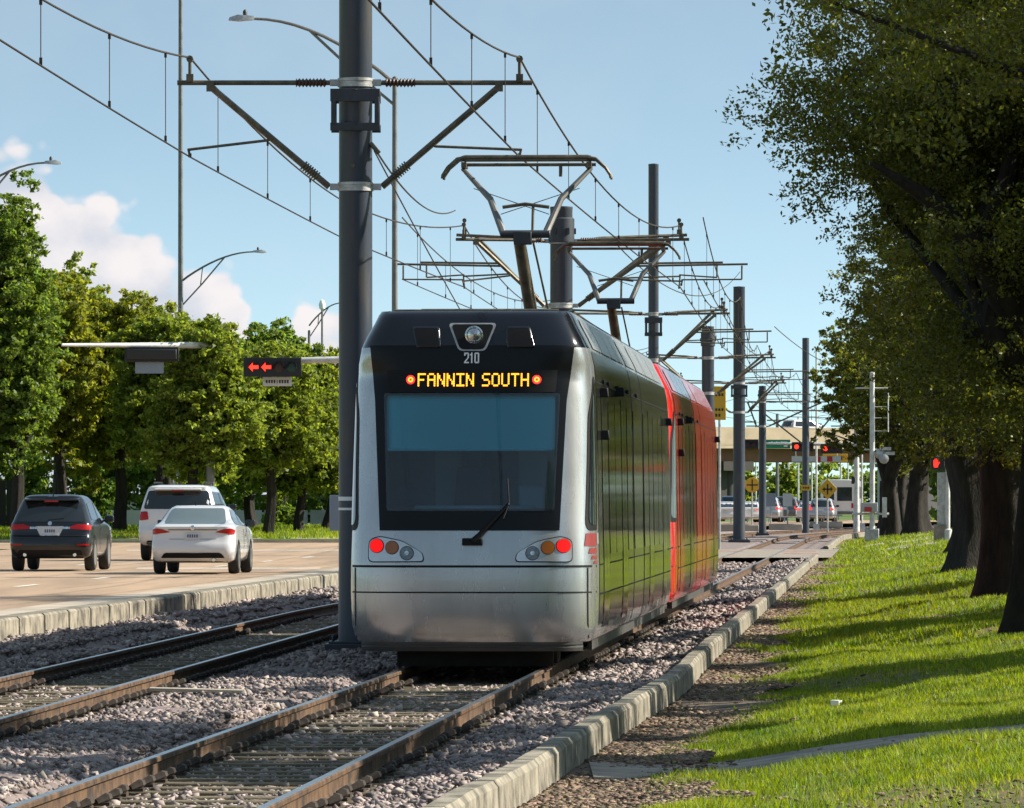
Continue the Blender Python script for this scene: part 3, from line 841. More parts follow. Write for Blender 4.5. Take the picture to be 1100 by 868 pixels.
    for yc in (2.2, 13.25, 24.3):
        b = MB(); b.box((0, yc, 0.30), (1.9, 2.6, 0.18)); b.box((-0.55, yc, 0.12), (0.22, 2.2, 0.16)); b.box((0.55, yc, 0.12), (0.22, 2.2, 0.16)); b.box((0, yc - 1.15, 0.10), (1.7, 0.1, 0.16))
        bg = b.build('bogie', M['under'], root)
        for yy in (yc - 0.9, yc + 0.9):
            for s in (-1, 1):
                wmb = MB(); wmb.lathe([(0.10, -0.07), (0.30, -0.07), (0.325, -0.05), (0.33, 0.05), (0.36, 0.055), (0.36, 0.085), (0.10, 0.085)] if s < 0 else [(0.10, 0.07), (0.30, 0.07), (0.325, 0.05), (0.33, -0.05), (0.36, -0.055), (0.36, -0.085), (0.10, -0.085)], (s * 0.75, yy, 0.33), 'x', 28)
                wmb.build('wheel', M['under'], bg)
    # bottom lip under the bumper
    def lipring(z, off):
        return [Vector((x, Sf(x, 0.32) + off, z)) for x in np.linspace(-1.2, 1.2, 40)]
    mb = MB(); mb.grid([lipring(0.315, 0.02), lipring(0.27, 0.03), lipring(0.265, 0.05), lipring(0.245, 0.05), lipring(0.24, 0.04), lipring(0.20, 0.06), lipring(0.195, 0.6)])
    mb.build('bumper_lip', M['skirt'], root, angle=30)
    # face ------------------------------------------------------------
    fr = tram_front
    msk = MASK
    hole2 = [(-0.93, 2.96), (-0.935, 2.9), (-0.885, 1.735), (0.885, 1.735), (0.935, 2.9), (0.93, 2.96)]
    patch(fr(0.008), msk, 0.06, 'windscreen_mask', M['black_mask'], root, hole=hole2)
    gl = patch(fr(0.012), rpoly([(-0.95, 2.98), (-0.90, 1.71), (0.90, 1.71), (0.95, 2.98)], 0.03), 0.06, 'windscreen', M['windshield'], root)
    # cab interior
    mb = MB(); mb.quad((-1.28, 2.0, 0.9), (1.28, 2.0, 0.9), (1.25, 2.0, 3.1), (-1.25, 2.0, 3.1)); mb.build('cab_rear_wall', M['cab_wall'], root)
    mb = MB(); mb.box((0.1, 1.975, 1.95), (0.62, 0.03, 1.9)); mb.box((-0.75, 1.975, 2.15), (0.5, 0.03, 0.8)); mb.build('cab_door', M['cab_dark'], root)
    mb = MB(); mb.box((0, 1.4, 1.50), (2.4, 1.1, 0.1)); mb.box((0, 1.05, 1.68), (1.6, 0.5, 0.18), taper=0.8); mb.box((.62, 1.1, 1.85), (.3, .12, .3)); mb.build('dashboard', M['dash'], root, bevel=0.04)
    mb = MB(); mb.box((-0.05, 1.7, 1.85), (0.5, 0.12, 0.7), taper=0.75); mb.box((-0.05, 1.7, 2.29), (0.28, 0.1, 0.20), taper=.8); mb.box((-.05, 1.5, 1.6), (.52, .5, .12)); mb.build('driver_seat', M['cab_seat'], root, bevel=0.05)
    mb = MB(); mb.grid([[Vector((x, max(Sf(x, z) + 0.06, 0), z)) for x in np.linspace(-0.93, 0.90, 20)] for z in (2.375, 2.6, 2.8, 2.99)]); mb.tube([(-0.9, Sf(.5, 2.37) + .06, 2.37), (0.87, Sf(.5, 2.37) + .06, 2.37)], .015, 6); mb.build('sun_blind', M['blind'], root)
    # destination board
    pn = patch(fr(0.016), rpoly([(-0.90, 2.99), (0.90, 2.99), (0.92, 3.235), (-0.92, 3.235)], 0.02), 0.06, 'destination_board', M['black_matte'], root)
    if silver:
        text = "FANNIN SOUTH"
        cols = []
        for ch in text:
            pat = FONT57[ch]; wd = len(pat[0])
            for c in range(wd): cols.append([pat[r][c] for r in range(7)])
            cols.append(['0'] * 7)
        cols = cols[:-1]; n = len(cols); px_ = 1.20 / n; pz_ = 0.0205
        mb = MB(); f = fr(0.020)
        for i, col in enumerate(cols):
            for r in range(7):
                if col[r] == '1':
                    x = -0.575 + px_ * i; z = 3.185 - pz_ * r; a = px_ * 0.46; b = pz_ * 0.43
                    mb.add([f(x - a, z - b), f(x + a, z - b), f(x + a, z + b), f(x - a, z + b)], [(0, 1, 2, 3)])
        mb.build('destination_text', M['led_orange'], pn, smooth=False)
        for xc in (-0.66, 0.70):
            d = patch(fr(0.020), circ((xc, 3.125), 0.048), 0.05, 'display_disc', M['led_red'], pn)
            mb = MB(); f = fr(0.024)
            for k in range(8):
                a = 2 * PI * k / 8 + .3; p = f(xc + .022 * math.cos(a), 3.125 + .022 * math.sin(a)); mb.add([p + Vector(q) for q in ((-.008, 0, -.008), (.008, 0, -.008), (.008, 0, .008), (-.008, 0, .008))], [(0, 1, 2, 3)])
            mb.build('display_dots', M['led_orange'], d, smooth=False)
        # fleet number in stroke shapes
        f = fr(0.014); mb = MB()
        def stroke(x0, z0, x1, z1):
            mb.add([f(x0, z0), f(x1, z0), f(x1, z1), f(x0, z1)], [(0, 1, 2, 3)])
        W_, H_, T_ = 0.052, 0.115, 0.015; zb = 3.305
        x = -0.085                                   # 2
        for a in ((x, zb, x + W_, zb + T_), (x, zb + H_ - T_, x + W_ - .006, zb + H_), (x + W_ - T_, zb + H_ * .52, x + W_, zb + H_ - .006), (x, zb + H_ * .70, x + T_, zb + H_ - .006)): stroke(*a)
        mb.add([f(x, zb + T_), f(x + T_ * 1.2, zb + T_), f(x + W_, zb + H_ * .52), f(x + W_ - T_ * 1.1, zb + H_ * .52)], [(0, 1, 2, 3)])
        x = -0.018; stroke(x + .008, zb, x + .008 + T_, zb + H_); stroke(x - .006, zb + H_ * .74, x + .008, zb + H_ * .86)     # 1
        x = 0.026                                    # 0
        for a in ((x, zb + .008, x + T_, zb + H_ - .008), (x + W_ - T_, zb + .008, x + W_, zb + H_ - .008), (x + .006, zb, x + W_ - .006, zb + T_), (x + .006, zb + H_ - T_, x + W_ - .006, zb + H_)): stroke(*a)
        mb.build('fleet_number', M['white_paint'], root, smooth=False)
    # headlight recess
    tr = [(-0.235, 3.725), (-0.13, 3.455), (0.13, 3.455), (0.235, 3.725)]
    hr = patch(fr(0.012), rpoly([(x * 1.13, 3.59 + (z - 3.59) * 1.12) for x, z in tr], 0.05), 0.05, 'headlight_surround', M['galv'] if silver else M['navy'], root)
    patch(fr(0.016), rpoly(tr, 0.05), 0.05, 'headlight_recess', M['black_matte'], hr)
    p = fr(0.0)(0.02, 3.615); mb = MB(); mb.lathe([(0.095, -0.025), (0.098, -0.055), (0.085, -0.06), (0.078, -0.045), (0.06, -0.06), (0.0, -0.075)], p, 'y', 24, caps=False)
    mb.build('headlight', M['lamp_lens'], root)
    for s in (-1, 1):
        q = [(s * 0.36, 3.70), (s * 0.38, 3.47), (s * 0.68, 3.47), (s * 0.62, 3.70)] if s > 0 else [(-0.36, 3.70), (-0.34, 3.47), (-0.60, 3.47), (-0.66, 3.70)]
        v = patch(fr(0.010), rpoly(q, 0.02), 0.05, 'vent', M['galv'] if False else M['black_gloss'], root, thick=0.02)
        cxq = sum(a for a, b in q) / 4
        patch(fr(0.024), rpoly([(cxq + (a - cxq) * .86, 3.585 + (b - 3.585) * .86) for a, b in q], 0.02), 0.05, 'vent_grille', M['black_matte'], v)
    # lamp clusters
    for s in (-1, 1):
        out = rpoly([(s * 1.10, 1.155), (s * 1.095, 1.40), (s * 0.98, 1.445), (s * 0.72, 1.39), (s * 0.50, 1.255), (s * 0.485, 1.16)], 0.06)
        if s > 0: out = out[::-1]
        o1 = patch(fr(0.010), out, 0.06, 'lamp_cluster', M['black_matte'], root)
        cxm = s * 0.80
        inn = [(cxm + (a - cxm) * 0.965, 1.29 + (b - 1.29) * 0.92) for a, b in out]
        patch(fr(0.014), inn, 0.06, 'cluster_plate', M['roof_silver'] if silver else M['red_tram'], o1)
        for nm, x, z, r, m in (('tail_lamp', 1.0, 1.335, 0.072, 'lamp_red'), ('indicator_lamp', 0.835, 1.315, 0.068, 'lamp_amber'), ('front_lamp', 0.675, 1.255, 0.07, 'lamp_clear')):
            patch(fr(0.017), circ((s * x, z), r * 1.1), 0.04, 'lamp_bezel', M['rubber'], o1)
            patch(fr(0.023), circ((s * x, z), r), 0.04, nm, M[m], o1)
            if nm == 'front_lamp': patch(fr(0.027), circ((s * x, z), r * .35, 12), 0.04, 'lamp_reflector', M['lamp_lens'], o1)
    # seams on the face
    mb = MB()
    for zz, hgt in ((1.115, 0.012), (0.835, 0.008)):
        f = fr(0.005); xs = np.linspace(-w_at(zz) * .998, w_at(zz) * .998, 60)
        mb.grid([[f(x, zz - hgt) for x in xs], [f(x, zz + hgt) for x in xs]])
    f = fr(0.005)
    for s in (-1, 1):
        mb.grid([[f(s * 1.255 - .006, z) for z in (0.34, 0.5, .8, 1.1)], [f(s * 1.255 + .006, z) for z in (0.34, 0.5, .8, 1.1)]])
    mb.build('face_seams', M['black_matte'], root, smooth=False)
    # wiper
    f = fr(0.05); wp = MB()
    pv = f(0.03, 1.375)
    wp.box(pv + Vector((0, 0.02, 0)), (0.22, 0.05, 0.075)); wp.tube([pv, f(0.10, 1.44), f(0.42, 1.78)], [0.035, 0.028, 0.016], 8)
    wo = wp.build('wiper', M['black_matte'], root, bevel=0.01)
    mb = MB(); mb.tube([f(0.36, 1.62), f(0.42, 1.78), f(0.40, 2.05)], 0.008, 6); mb.build('wiper_blade', M['rubber'], wo)
    # roof clutter
    for k, (y0, y1, h) in enumerate(((3.0, 6.5, 0.10), (7.2, 10.5, 0.12), (16.5, 20, 0.12), (20.8, 24.5, 0.10))):
        mb = MB(); mb.box((0, (y0 + y1) / 2, 3.88 + h / 2 - 0.01), (1.5, y1 - y0, h)); mb.build('roof_box', M['skirt'], root, bevel=0.03)
    mb = MB()
    for yy in (1.35, 1.36):
        pass
    for xx in (-0.7, -0.2, 0.35): mb.box((xx, 1.2, 3.895), (0.06, 0.06, 0.03))
    mb.tube([(-0.9, 1.2, 3.90), (0.9, 1.2, 3.90)], 0.012, 6); mb.build('roof_antenna_rail', M['arm_metal'], root)
    # pantograph
    yb = 11.6
    pg = MB(); pg.box((0, yb, 3.95), (1.1, 1.3, 0.08)); pg.box((-.5, yb, 3.91), (.08, .9, .1)); pg.box((.5, yb, 3.91), (.08, .9, .1))
    pan = pg.build('pantograph', M['pole_bracket'], root, bevel=0.02)
    zk = 5.12; zh = 6.06
    mb = MB(); mb.tube([(0.05, yb + 0.7, 3.98), (-0.07, yb - 0.55, zk - 0.05)], [0.085, 0.075], 10); mb.tube([(0.28, yb + 0.75, 3.98), (0.10, yb - .4, zk - .1)], 0.014, 6)
    mb.build('lower_arm', M['arm_metal'], pan)
    mb = MB(); mb.tube([(-0.30, yb - 0.6, zk), (0.32, yb - 0.6, zk)], 0.05, 10); mb.box((-.02, yb - .6, zk - .05), (.22, .16, .16)); mb.build('knuckle', M['pole_bracket'], pan, bevel=0.01)
    for s in (-1, 1):
        mb = MB(); mb.tube([(s * 0.26, yb - 0.6, zk), (s * 0.44 + 0.0, yb - 0.3, zk + 0.45), (s * 0.80 + 0.0, yb - 0.05, zh - 0.10)], [0.045, 0.04, 0.028], 8); mb.build('upper_arm', M['lamp_pole'], pan)
    mb = MB(); mb.tube([(-0.28, yb - 0.45, zk + 0.34), (0, yb - .45, zk + .38), (0.30, yb - 0.45, zk + 0.34)], 0.022, 6); mb.tube([(0.1, yb - .45, zk + .36), (0.1, yb - .6, zk)], .018, 6)
    mb.tube([(-0.30, yb - 0.5, zk + 0.25), (0.66, yb - 0.1, zh - 0.35)], 0.006, 5); mb.tube([(0.30, yb - 0.5, zk + 0.25), (-0.66, yb - 0.1, zh - 0.35)], 0.006, 5)
    mb.build('cross_bracing', M['arm_metal'], pan)
    hd = MB()
    for dy in (-0.18, 0.18):
        hd.tube([(-0.80, yb + dy, zh + 0.02), (-0.76, yb + dy, zh + 0.03), (0.76, yb + dy, zh + 0.03), (0.80, yb + dy, zh + .02)], 0.034, 8)
        for s in (-1, 1):
            hd.tube([(s * 0.76, yb + dy, zh + 0.03), (s * 0.86, yb + dy, zh + 0.015), (s * 0.98, yb + dy, zh - 0.09), (s * 1.045, yb + dy, zh - 0.19), (s * 1.05, yb + dy, zh - 0.23)], [0.026, .022, .02, .018, .016], 6)
    hd.tube([(-0.78, yb, zh - 0.05), (0.86, yb, zh - 0.05)], 0.022, 6)
    for s in (-1, 1): hd.box((s * .78, yb, zh - .06), (.06, .42, .07))
    hd.tube([(0.42, yb, zh - .05), (0.42, yb, zh - .20)], .022, 6)
    hd.build('collector_head', M['arm_metal'], pan)
    if not silver:
        mb = MB(); mb.tube([(0, 0.5, 0.42), (0, -0.4, 0.42)], 0.07, 8); mb.build('coupler', M['under'], root)

hd_ = -math.atan(0.0556)
t1 = empty('tram', (cx(72), 72, 0), hd_, 'silver tram with black windscreen and orange destination lettering, standing on the near track', 'tram')
build_tram(t1, 'silver')
t2 = empty('tram', (cx(99.9), 99.9, 0), hd_, 'red wrapped tram coupled ahead of the silver tram', 'tram')
build_tram(t2, 'red')

# ================================================================== OVERHEAD LINE
SUP = [33, 85, 137, 191, 250, 304, 362, 425]
def pole_x(D): return {85: PX(382, 85), 137: PX(603, 137), 191: PX(702, 191), 250: PX(760.5, 250), 304: PX(794, 304), 362: PX(819, 362), 425: cx(425) - 2.4}.get(D, cx(D) - 2.2)
ZC, ZM = 6.18, 7.44
STAG = {33: .2, 85: -.17, 137: .28, 191: -.15, 250: .2, 304: -.2, 362: .2, 425: -.2}

def ocs_pole(D, r, ztop, label, kind, arms=(-1, 1), double=False, zbase=-0.02):
    x = pole_x(D); root = empty('catenary_pole', (x, D, 0), 0, label, 'catenary pole', 'steel poles carrying the overhead wires')
    mb = MB(); mb.lathe([(r * 1.02, zbase), (r, 1.0), (r * 0.97, ztop - 0.06), (r * 0.99, ztop - 0.05), (r * 0.99, ztop), (0.02, ztop + 0.02)], n=28)
    mb.build('shaft', M['pole_paint'], root)
    mb = MB(); mb.box((0, 0, zbase - 0.12), (r * 3.6, r * 3.6, 0.3)); mb.box((0, 0, zbase + .045), (r * 3.1, r * 3.1, 0.035))
    for sx in (-1, 1):
        for sy in (-1, 1): mb.tube([(sx * r * 1.3, sy * r * 1.3, zbase + .05), (sx * r * 1.3, sy * r * 1.3, zbase + .14)], .02, 6)
    mb.build('base_plate', M['pole_bracket'], root, bevel=0.01)
    za, zl = 7.12, 5.80
    for z in (za, zl):
        mb = MB(); mb.lathe([(r * 0.9, z - 0.06), (r * 1.06, z - 0.055), (r * 1.06, z - 0.02), (r * 1.02, z - .015), (r * 1.02, z + .015), (r * 1.06, z + 0.02), (r * 1.06, z + 0.055), (r * .9, z + .06)], n=24, caps=False)
        for s in (-1, 1): mb.box((s * (r + 0.05), 0, z), (0.12, 0.12, 0.08))
        mb.build('clamp_band', M['galv'], root)
    if kind == 'tall':
        mb = MB()
        for z, h in ((za - 0.17, 0.16), (za - 0.57, 0.10)):
            for s in (-1, 1): mb.box((0, s * (r + 0.03), z), (2 * r + 0.20, 0.05, h))
            mb.lathe([(r * .95, z + h / 2), (r * 1.32, z + h / 2), (r * 1.32, z + h / 2 - .02), (r * .95, z + h / 2 - .02)], n=8, caps=False)
        for sx in (-1, 1):
            for s in (-1, 1): mb.box((sx * (r + 0.06), s * (r + 0.03), za - 0.37), (0.06, 0.06, 0.34))
        mb.build('bracket_frame', M['pole_bracket'], root, bevel=0.005)
    else:
        mb = MB(); mb.lathe([(r * 1.0, ztop - .75), (r * 1.14, ztop - .72), (r * 1.14, ztop - .25), (r * 1.0, ztop - .22)], n=24, caps=False)
        for k in range(6): mb.box((r * 1.15 * math.cos(k * 1.047), r * 1.15 * math.sin(k * 1.047), ztop - .5), (.06, .06, .12))
        mb.build('bracket_frame', M['pole_bracket'], root)
    for s in arms:
        tgt = (cx(D) if s > 0 else cxl(D)) + STAG.get(D, 0.0) * (1 if s > 0 else 1.3)
        ex = tgt - x; le = abs(ex) + 0.16
        for dup in ((0,) if not double else (-0.9, 0.9)):
            dz = 0.0 if dup <= 0 else 0.16
            y = dup
            tp = MB(); tp.tube([(s * (r + .1), y * .3, za), (s * (r + 0.55), y * .6, za + dz * .5), (s * le, y, za + dz)], 0.032, 8)
            arm = tp.build('cantilever_arm', M['arm_metal'], root)
            i_ = MB(); prof = []
            for k in range(9): prof += [(0.035, r + .16 + k * .045), (0.062, r + .18 + k * .045)]
            i_.lathe(prof, (0, y * .4, za + dz * .2), 'x', 10) if s > 0 else i_.lathe([(a, -b) for a, b in prof], (0, y * .4, za + dz * .2), 'x', 10)
            i_.build('insulator', M['insulator'], arm)
            st = MB(); a = Vector((s * (r + .12), y * .3, zl)); b = Vector((s * (le - 0.42), y, za - 0.05 + dz))
            st.tube([a, b], 0.042, 8)
            for k in range(7):
                q = a.lerp(b, 0.10 + 0.018 * k); st.tube([q, q + (b - a).normalized() * .02], 0.065, 8)
            st.box(b, (.10, .08, .12))
            st.build('strut', M['arm_metal'], arm)
            ra = MB(); q = a.lerp(b, 0.42 if s > 0 else 0.48)
            ra.tube([q, q + Vector((s * .06, 0, -.02)), (ex + s * 0.03, y, ZC + .09 + dz)], 0.018, 6); ra.tube([(ex + s * .02, y, ZC + .10 + dz), (ex, y, ZC + 0.01)], 0.016, 6); ra.box((ex, y, ZC + .02), (.04, .1, .05))
            if double:
                q2 = a.lerp(b, .62); xe = ex + s * (1.35 if dup < 0 else .9)
                ra.tube([q2, (xe, y, q2.z + .03)], 0.022, 6); ra.tube([(xe - s * .12, y, q2.z), (xe - s * .12, y, q2.z - .28)], .018, 6); ra.tube([(xe - s * .12, y, q2.z - .28), (ex, y, ZC + .12 + dz)], .016, 6)
            ra.build('steady_arm', M['arm_metal'], arm)
            sd = MB(); sd.tube([(ex, y, za + dz), (ex, y, ZM - .06 + dz)], .022, 6); sd.box((ex, y, za + .06 + dz), (.09, .09, .10)); sd.tube([(ex, y - .07, ZM - .02 + dz), (ex, y + .07, ZM - .02 + dz)], .045, 8)
            sd.build('wire_saddle', M['arm_metal'], arm)
    return root
p1 = ocs_pole(85, 0.215, 10.2, 'big blue grey catenary pole right behind the rear of the silver tram', 'tall')
mb = MB()
for z, h in ((1.82, .05), (1.70, .03)): mb.lathe([(.216, z), (.2175, z), (.2175, z + h), (.216, z + h)], n=24, caps=False)
mb.build('number_band', M['white_paint'], p1)
mb = MB(); mb.tube([(0.19, -.1, 6.35), (.30, -.12, 6.22)], .03, 6); mb.tube([(-.03, -.215, 6.06), (-.03, -.25, 6.06)], .028, 8); mb.build('pole_eye', M['arm_metal'], p1)
ocs_pole(137, 0.235, 7.82, 'short thick catenary pole with dark collar rising behind the silver roof', 'short', double=True)
ocs_pole(191, 0.15, 11.4, 'tall slim catenary pole standing behind the joint of the two trams', 'tall', double=True)
ocs_pole(250, 0.235, 8.3, 'short collared catenary pole just past the red tram', 'short', double=True)
ocs_pole(304, 0.27, 11.5, 'tall thick catenary pole standing clear right of the red tram', 'tall', double=True)
ocs_pole(362, 0.20, 7.98, 'short thin catenary pole in front of the green road sign', 'short')
# the far pole with the small yellow plaque
D = 388; SUP_X = PX(865, D)
def plain_ocs(D, px, r, ztop, label):
    x = PX(px, D); root = empty('catenary_pole', (x, D, 0), 0, label, 'catenary pole', 'steel poles carrying the overhead wires')
    mb = MB(); mb.lathe([(r, -.1), (r * .95, ztop), (.02, ztop + .02)], n=18); mb.build('shaft', M['pole_paint'], root)
    for s, le in ((-1, 3.2), (1, 2.2)):
        mb = MB(); mb.tube([(s * r, 0, 7.0), (s * le, 0, 7.0)], .04, 6); arm = mb.build('cantilever_arm', M['arm_metal'], root)
        mb = MB(); mb.tube([(s * r, 0, 5.1), (s * le * .8, 0, 6.95)], .045, 6); mb.build('strut', M['arm_metal'], arm)
    return root
pf = plain_ocs(388, 865.5, 0.21, 11.2, 'far catenary pole with small yellow plaque right of the signals')
mb = MB(); mb.box((0, -.24, PZ(524, 388)), (0.58, .03, 0.32)); q = mb.build('plaque', M['sign_yellow'], pf)
mb = MB()
for k in range(3): mb.box((-.14 + .14 * k, -.26, PZ(524, 388)), (.1, .01, .09))
mb.build('plaque_text', M['ink'], q)

def overhead(fx, stagf, label, SUP=SUP, dz=0.0):
    root = empty('overhead_line', (fx(85), 85, 0), 0, label, 'overhead wire', 'overhead wires above the two tracks')
    ox, oy = root.location.x, root.location.y
    con = []; mes = []; drops = []
    for i in range(len(SUP) - 1):
        a, b = SUP[i], SUP[i + 1]; n = 24
        for k in range(n + (1 if i == len(SUP) - 2 else 0)):
            t = k / n; D = a + (b - a) * t
            x = fx(D) + (1 - t) * stagf(a) + t * stagf(b)
            con.append((x - ox, D - oy, ZC + dz - 0.05 * 4 * t * (1 - t)))
            mes.append((x - ox, D - oy, ZM + dz - 0.70 * 4 * t * (1 - t)))
        for k in range(1, 8):
            t = (k - .5) / 7
            if b > 310 and k % 2: continue
            D = a + (b - a) * t; x = fx(D) + (1 - t) * stagf(a) + t * stagf(b) - ox
            drops.append((x, D - oy, ZC + dz - 0.2 * t * (1 - t), ZM + dz - 2.8 * t * (1 - t)))
    mb = MB(); mb.tube(mes, 0.0135, 6); mb.build('messenger_wire', M['wire'], root)
    mb = MB(); mb.tube(con, 0.0120, 6); mb.build('contact_wire', M['copper_wire'], root)
    for x, y, z0, z1 in drops:
        mb = MB(); mb.tube([(x, y, z0), (x, y, z1)], 0.006, 5); mb.box((x, y, z0 + .04), (.03, .03, .08)); mb.box((x, y, z1 - .03), (.03, .05, .06)); mb.build('dropper', M['wire'], root)
overhead(cx, lambda D: STAG.get(D, 0), 'overhead wire pair running above the tram and its track')
overhead(cxl, lambda D: STAG.get(D, 0) * 1.3, 'overhead wire pair above the empty track left of the big pole')
S2 = [137, 191, 250, 304, 362]
overhead(cx, lambda D: {137: .75, 191: .35, 250: -.3, 304: .45, 362: 1.3}.get(D, .3), 'second overhead wire pair beside the first, above the red tram and beyond', S2, .16)
overhead(cxl, lambda D: {137: -.9, 191: -.3, 250: .35, 304: -.4, 362: -1.2}.get(D, .3), 'second overhead wire pair left of the short collared poles', S2, .16)
# sagging feeder from the big pole to the next left arm
def cable(pts, r, label, sag, n=20):
    mb = MB(); a, b = Vector(pts[0]), Vector(pts[1]); L_ = []
    for k in range(n + 1):
        t = k / n; p = a.lerp(b, t); p.z -= sag * 4 * t * (1 - t); L_.append(p)
    mb.tube(L_, r, 6); o = mb.build('feeder_cable', M['wire']); return tag(o, label, 'cable')
cable([P(401, 157, 85.4), P(489, 226, 136.2)], .013, 'feeder cable sagging from the big pole to the left arm of the next pole', 0.35)
cable([P(402, 162, 85.5), P(585, 480, 189)], .010, 'thin feeder cable dropping behind the silver tram roof from the big pole', 0.2)
cable([P(660, 260, 137.5), P(795, 292, 250)], .014, 'feeder cable running over the red tram between two short poles', 1.0)
cable([P(832, 351, 300), P(960, 395, 392)], .02, 'feeder cable leaving the far arms toward the oak crowns', 1.0)
# ================================================================== VEHICLES
SUV = dict(L=4.55, W=1.80, H=1.68, rc=0.22, bow=0.10, wheel=0.355, axle=(0.92, 3.55),
  lv=[(.28, .78, .16, 4.30), (.34, .86, .05, 4.44), (.50, .895, .0, 4.50), (.66, .90, .0, 4.54), (.76, .90, .035, 4.54), (.80, .897, .07, 4.52), (.95, .892, .085, 4.42), (1.01, .885, .10, 4.0), (1.05, .875, .115, 3.55),
      (1.10, .85, .15, 3.35), (1.25, .80, .26, 3.0), (1.45, .725, .42, 2.6), (1.56, .68, .50, 2.35), (1.63, .62, .52, 2.2), (1.665, .54, .60, 2.0), (1.68, .40, .85, 1.8)])
SED = dict(L=4.65, W=1.78, H=1.46, rc=0.24, bow=0.13, wheel=0.325, axle=(0.98, 3.68),
  lv=[(.24, .74, .22, 4.40), (.30, .84, .08, 4.52), (.45, .875, .0, 4.60), (.60, .888, .0, 4.65), (.72, .885, .05, 4.62), (.86, .878, .075, 4.45), (.94, .868, .06, 4.1), (1.0, .855, .05, 3.65), (1.035, .835, .16, 3.40),
      (1.06, .80, .45, 3.3), (1.10, .765, .62, 3.15), (1.22, .71, .88, 2.85), (1.34, .65, 1.15, 2.5), (1.40, .60, 1.32, 2.3), (1.44, .53, 1.5, 2.1), (1.46, .40, 1.7, 1.9)])
BIG = dict(L=5.2, W=2.02, H=1.95, rc=0.20, bow=0.09, wheel=0.40, axle=(1.1, 4.15),
  lv=[(.40, .90, .14, 4.95), (.46, .98, .02, 5.1), (.62, 1.005, -.04, 5.17), (.80, 1.01, -.04, 5.2), (.86, 1.01, .03, 5.2), (.95, 1.005, .06, 5.18), (1.12, 1.0, .07, 5.05), (1.20, .99, .08, 4.5), (1.25, .98, .09, 4.05),
      (1.32, .965, .12, 3.85), (1.5, .92, .18, 3.5), (1.7, .86, .27, 3.1), (1.82, .82, .33, 2.9), (1.89, .78, .30, 2.7), (1.93, .70, .38, 2.5), (1.95, .55, .6, 2.3)])

def car_outline(spec, z, w, yr, yf, n=10):
    rc = min(spec['rc'], w * 0.5, (yf - yr) * 0.4); bow = spec['bow']
    pts = []
    def yb(x): return yr + bow * (x / w) ** 2
    def yt(x): return yf - 0.30 * (x / w) ** 2
    for k in range(n + 1):
        x = -w + rc + (2 * w - 2 * rc) * k / n; pts.append((x, yb(x), z))
    y0 = yb(w - rc)
    for k in range(1, 6):
        a = -PI / 2 + PI / 2 * k / 5; pts.append((w - rc + rc * math.cos(a), y0 + rc + rc * math.sin(a), z))
    y1 = yt(w - rc) - rc
    for k in range(1, 8):
        t = k / 8; pts.append((w, (y0 + rc) * (1 - t) + y1 * t, z))
    for k in range(0, 6):
        a = PI / 2 * k / 5; pts.append((w - rc + rc * math.cos(a), y1 + rc * math.sin(a), z))
    for k in range(1, n):
        x = w - rc - (2 * w - 2 * rc) * k / n; pts.append((x, yt(x), z))
    for k in range(0, 6):
        a = PI / 2 + PI / 2 * k / 5; pts.append((-w + rc + rc * math.cos(a), y1 + rc * math.sin(a), z))
    for k in range(1, 8):
        t = k / 8; pts.append((-w, y1 * (1 - t) + (y0 + rc) * t, z))
    for k in range(0, 5):
        a = PI + PI / 2 * k / 5; pts.append((-w + rc + rc * math.cos(a), y0 + rc + rc * math.sin(a), z))
    return pts

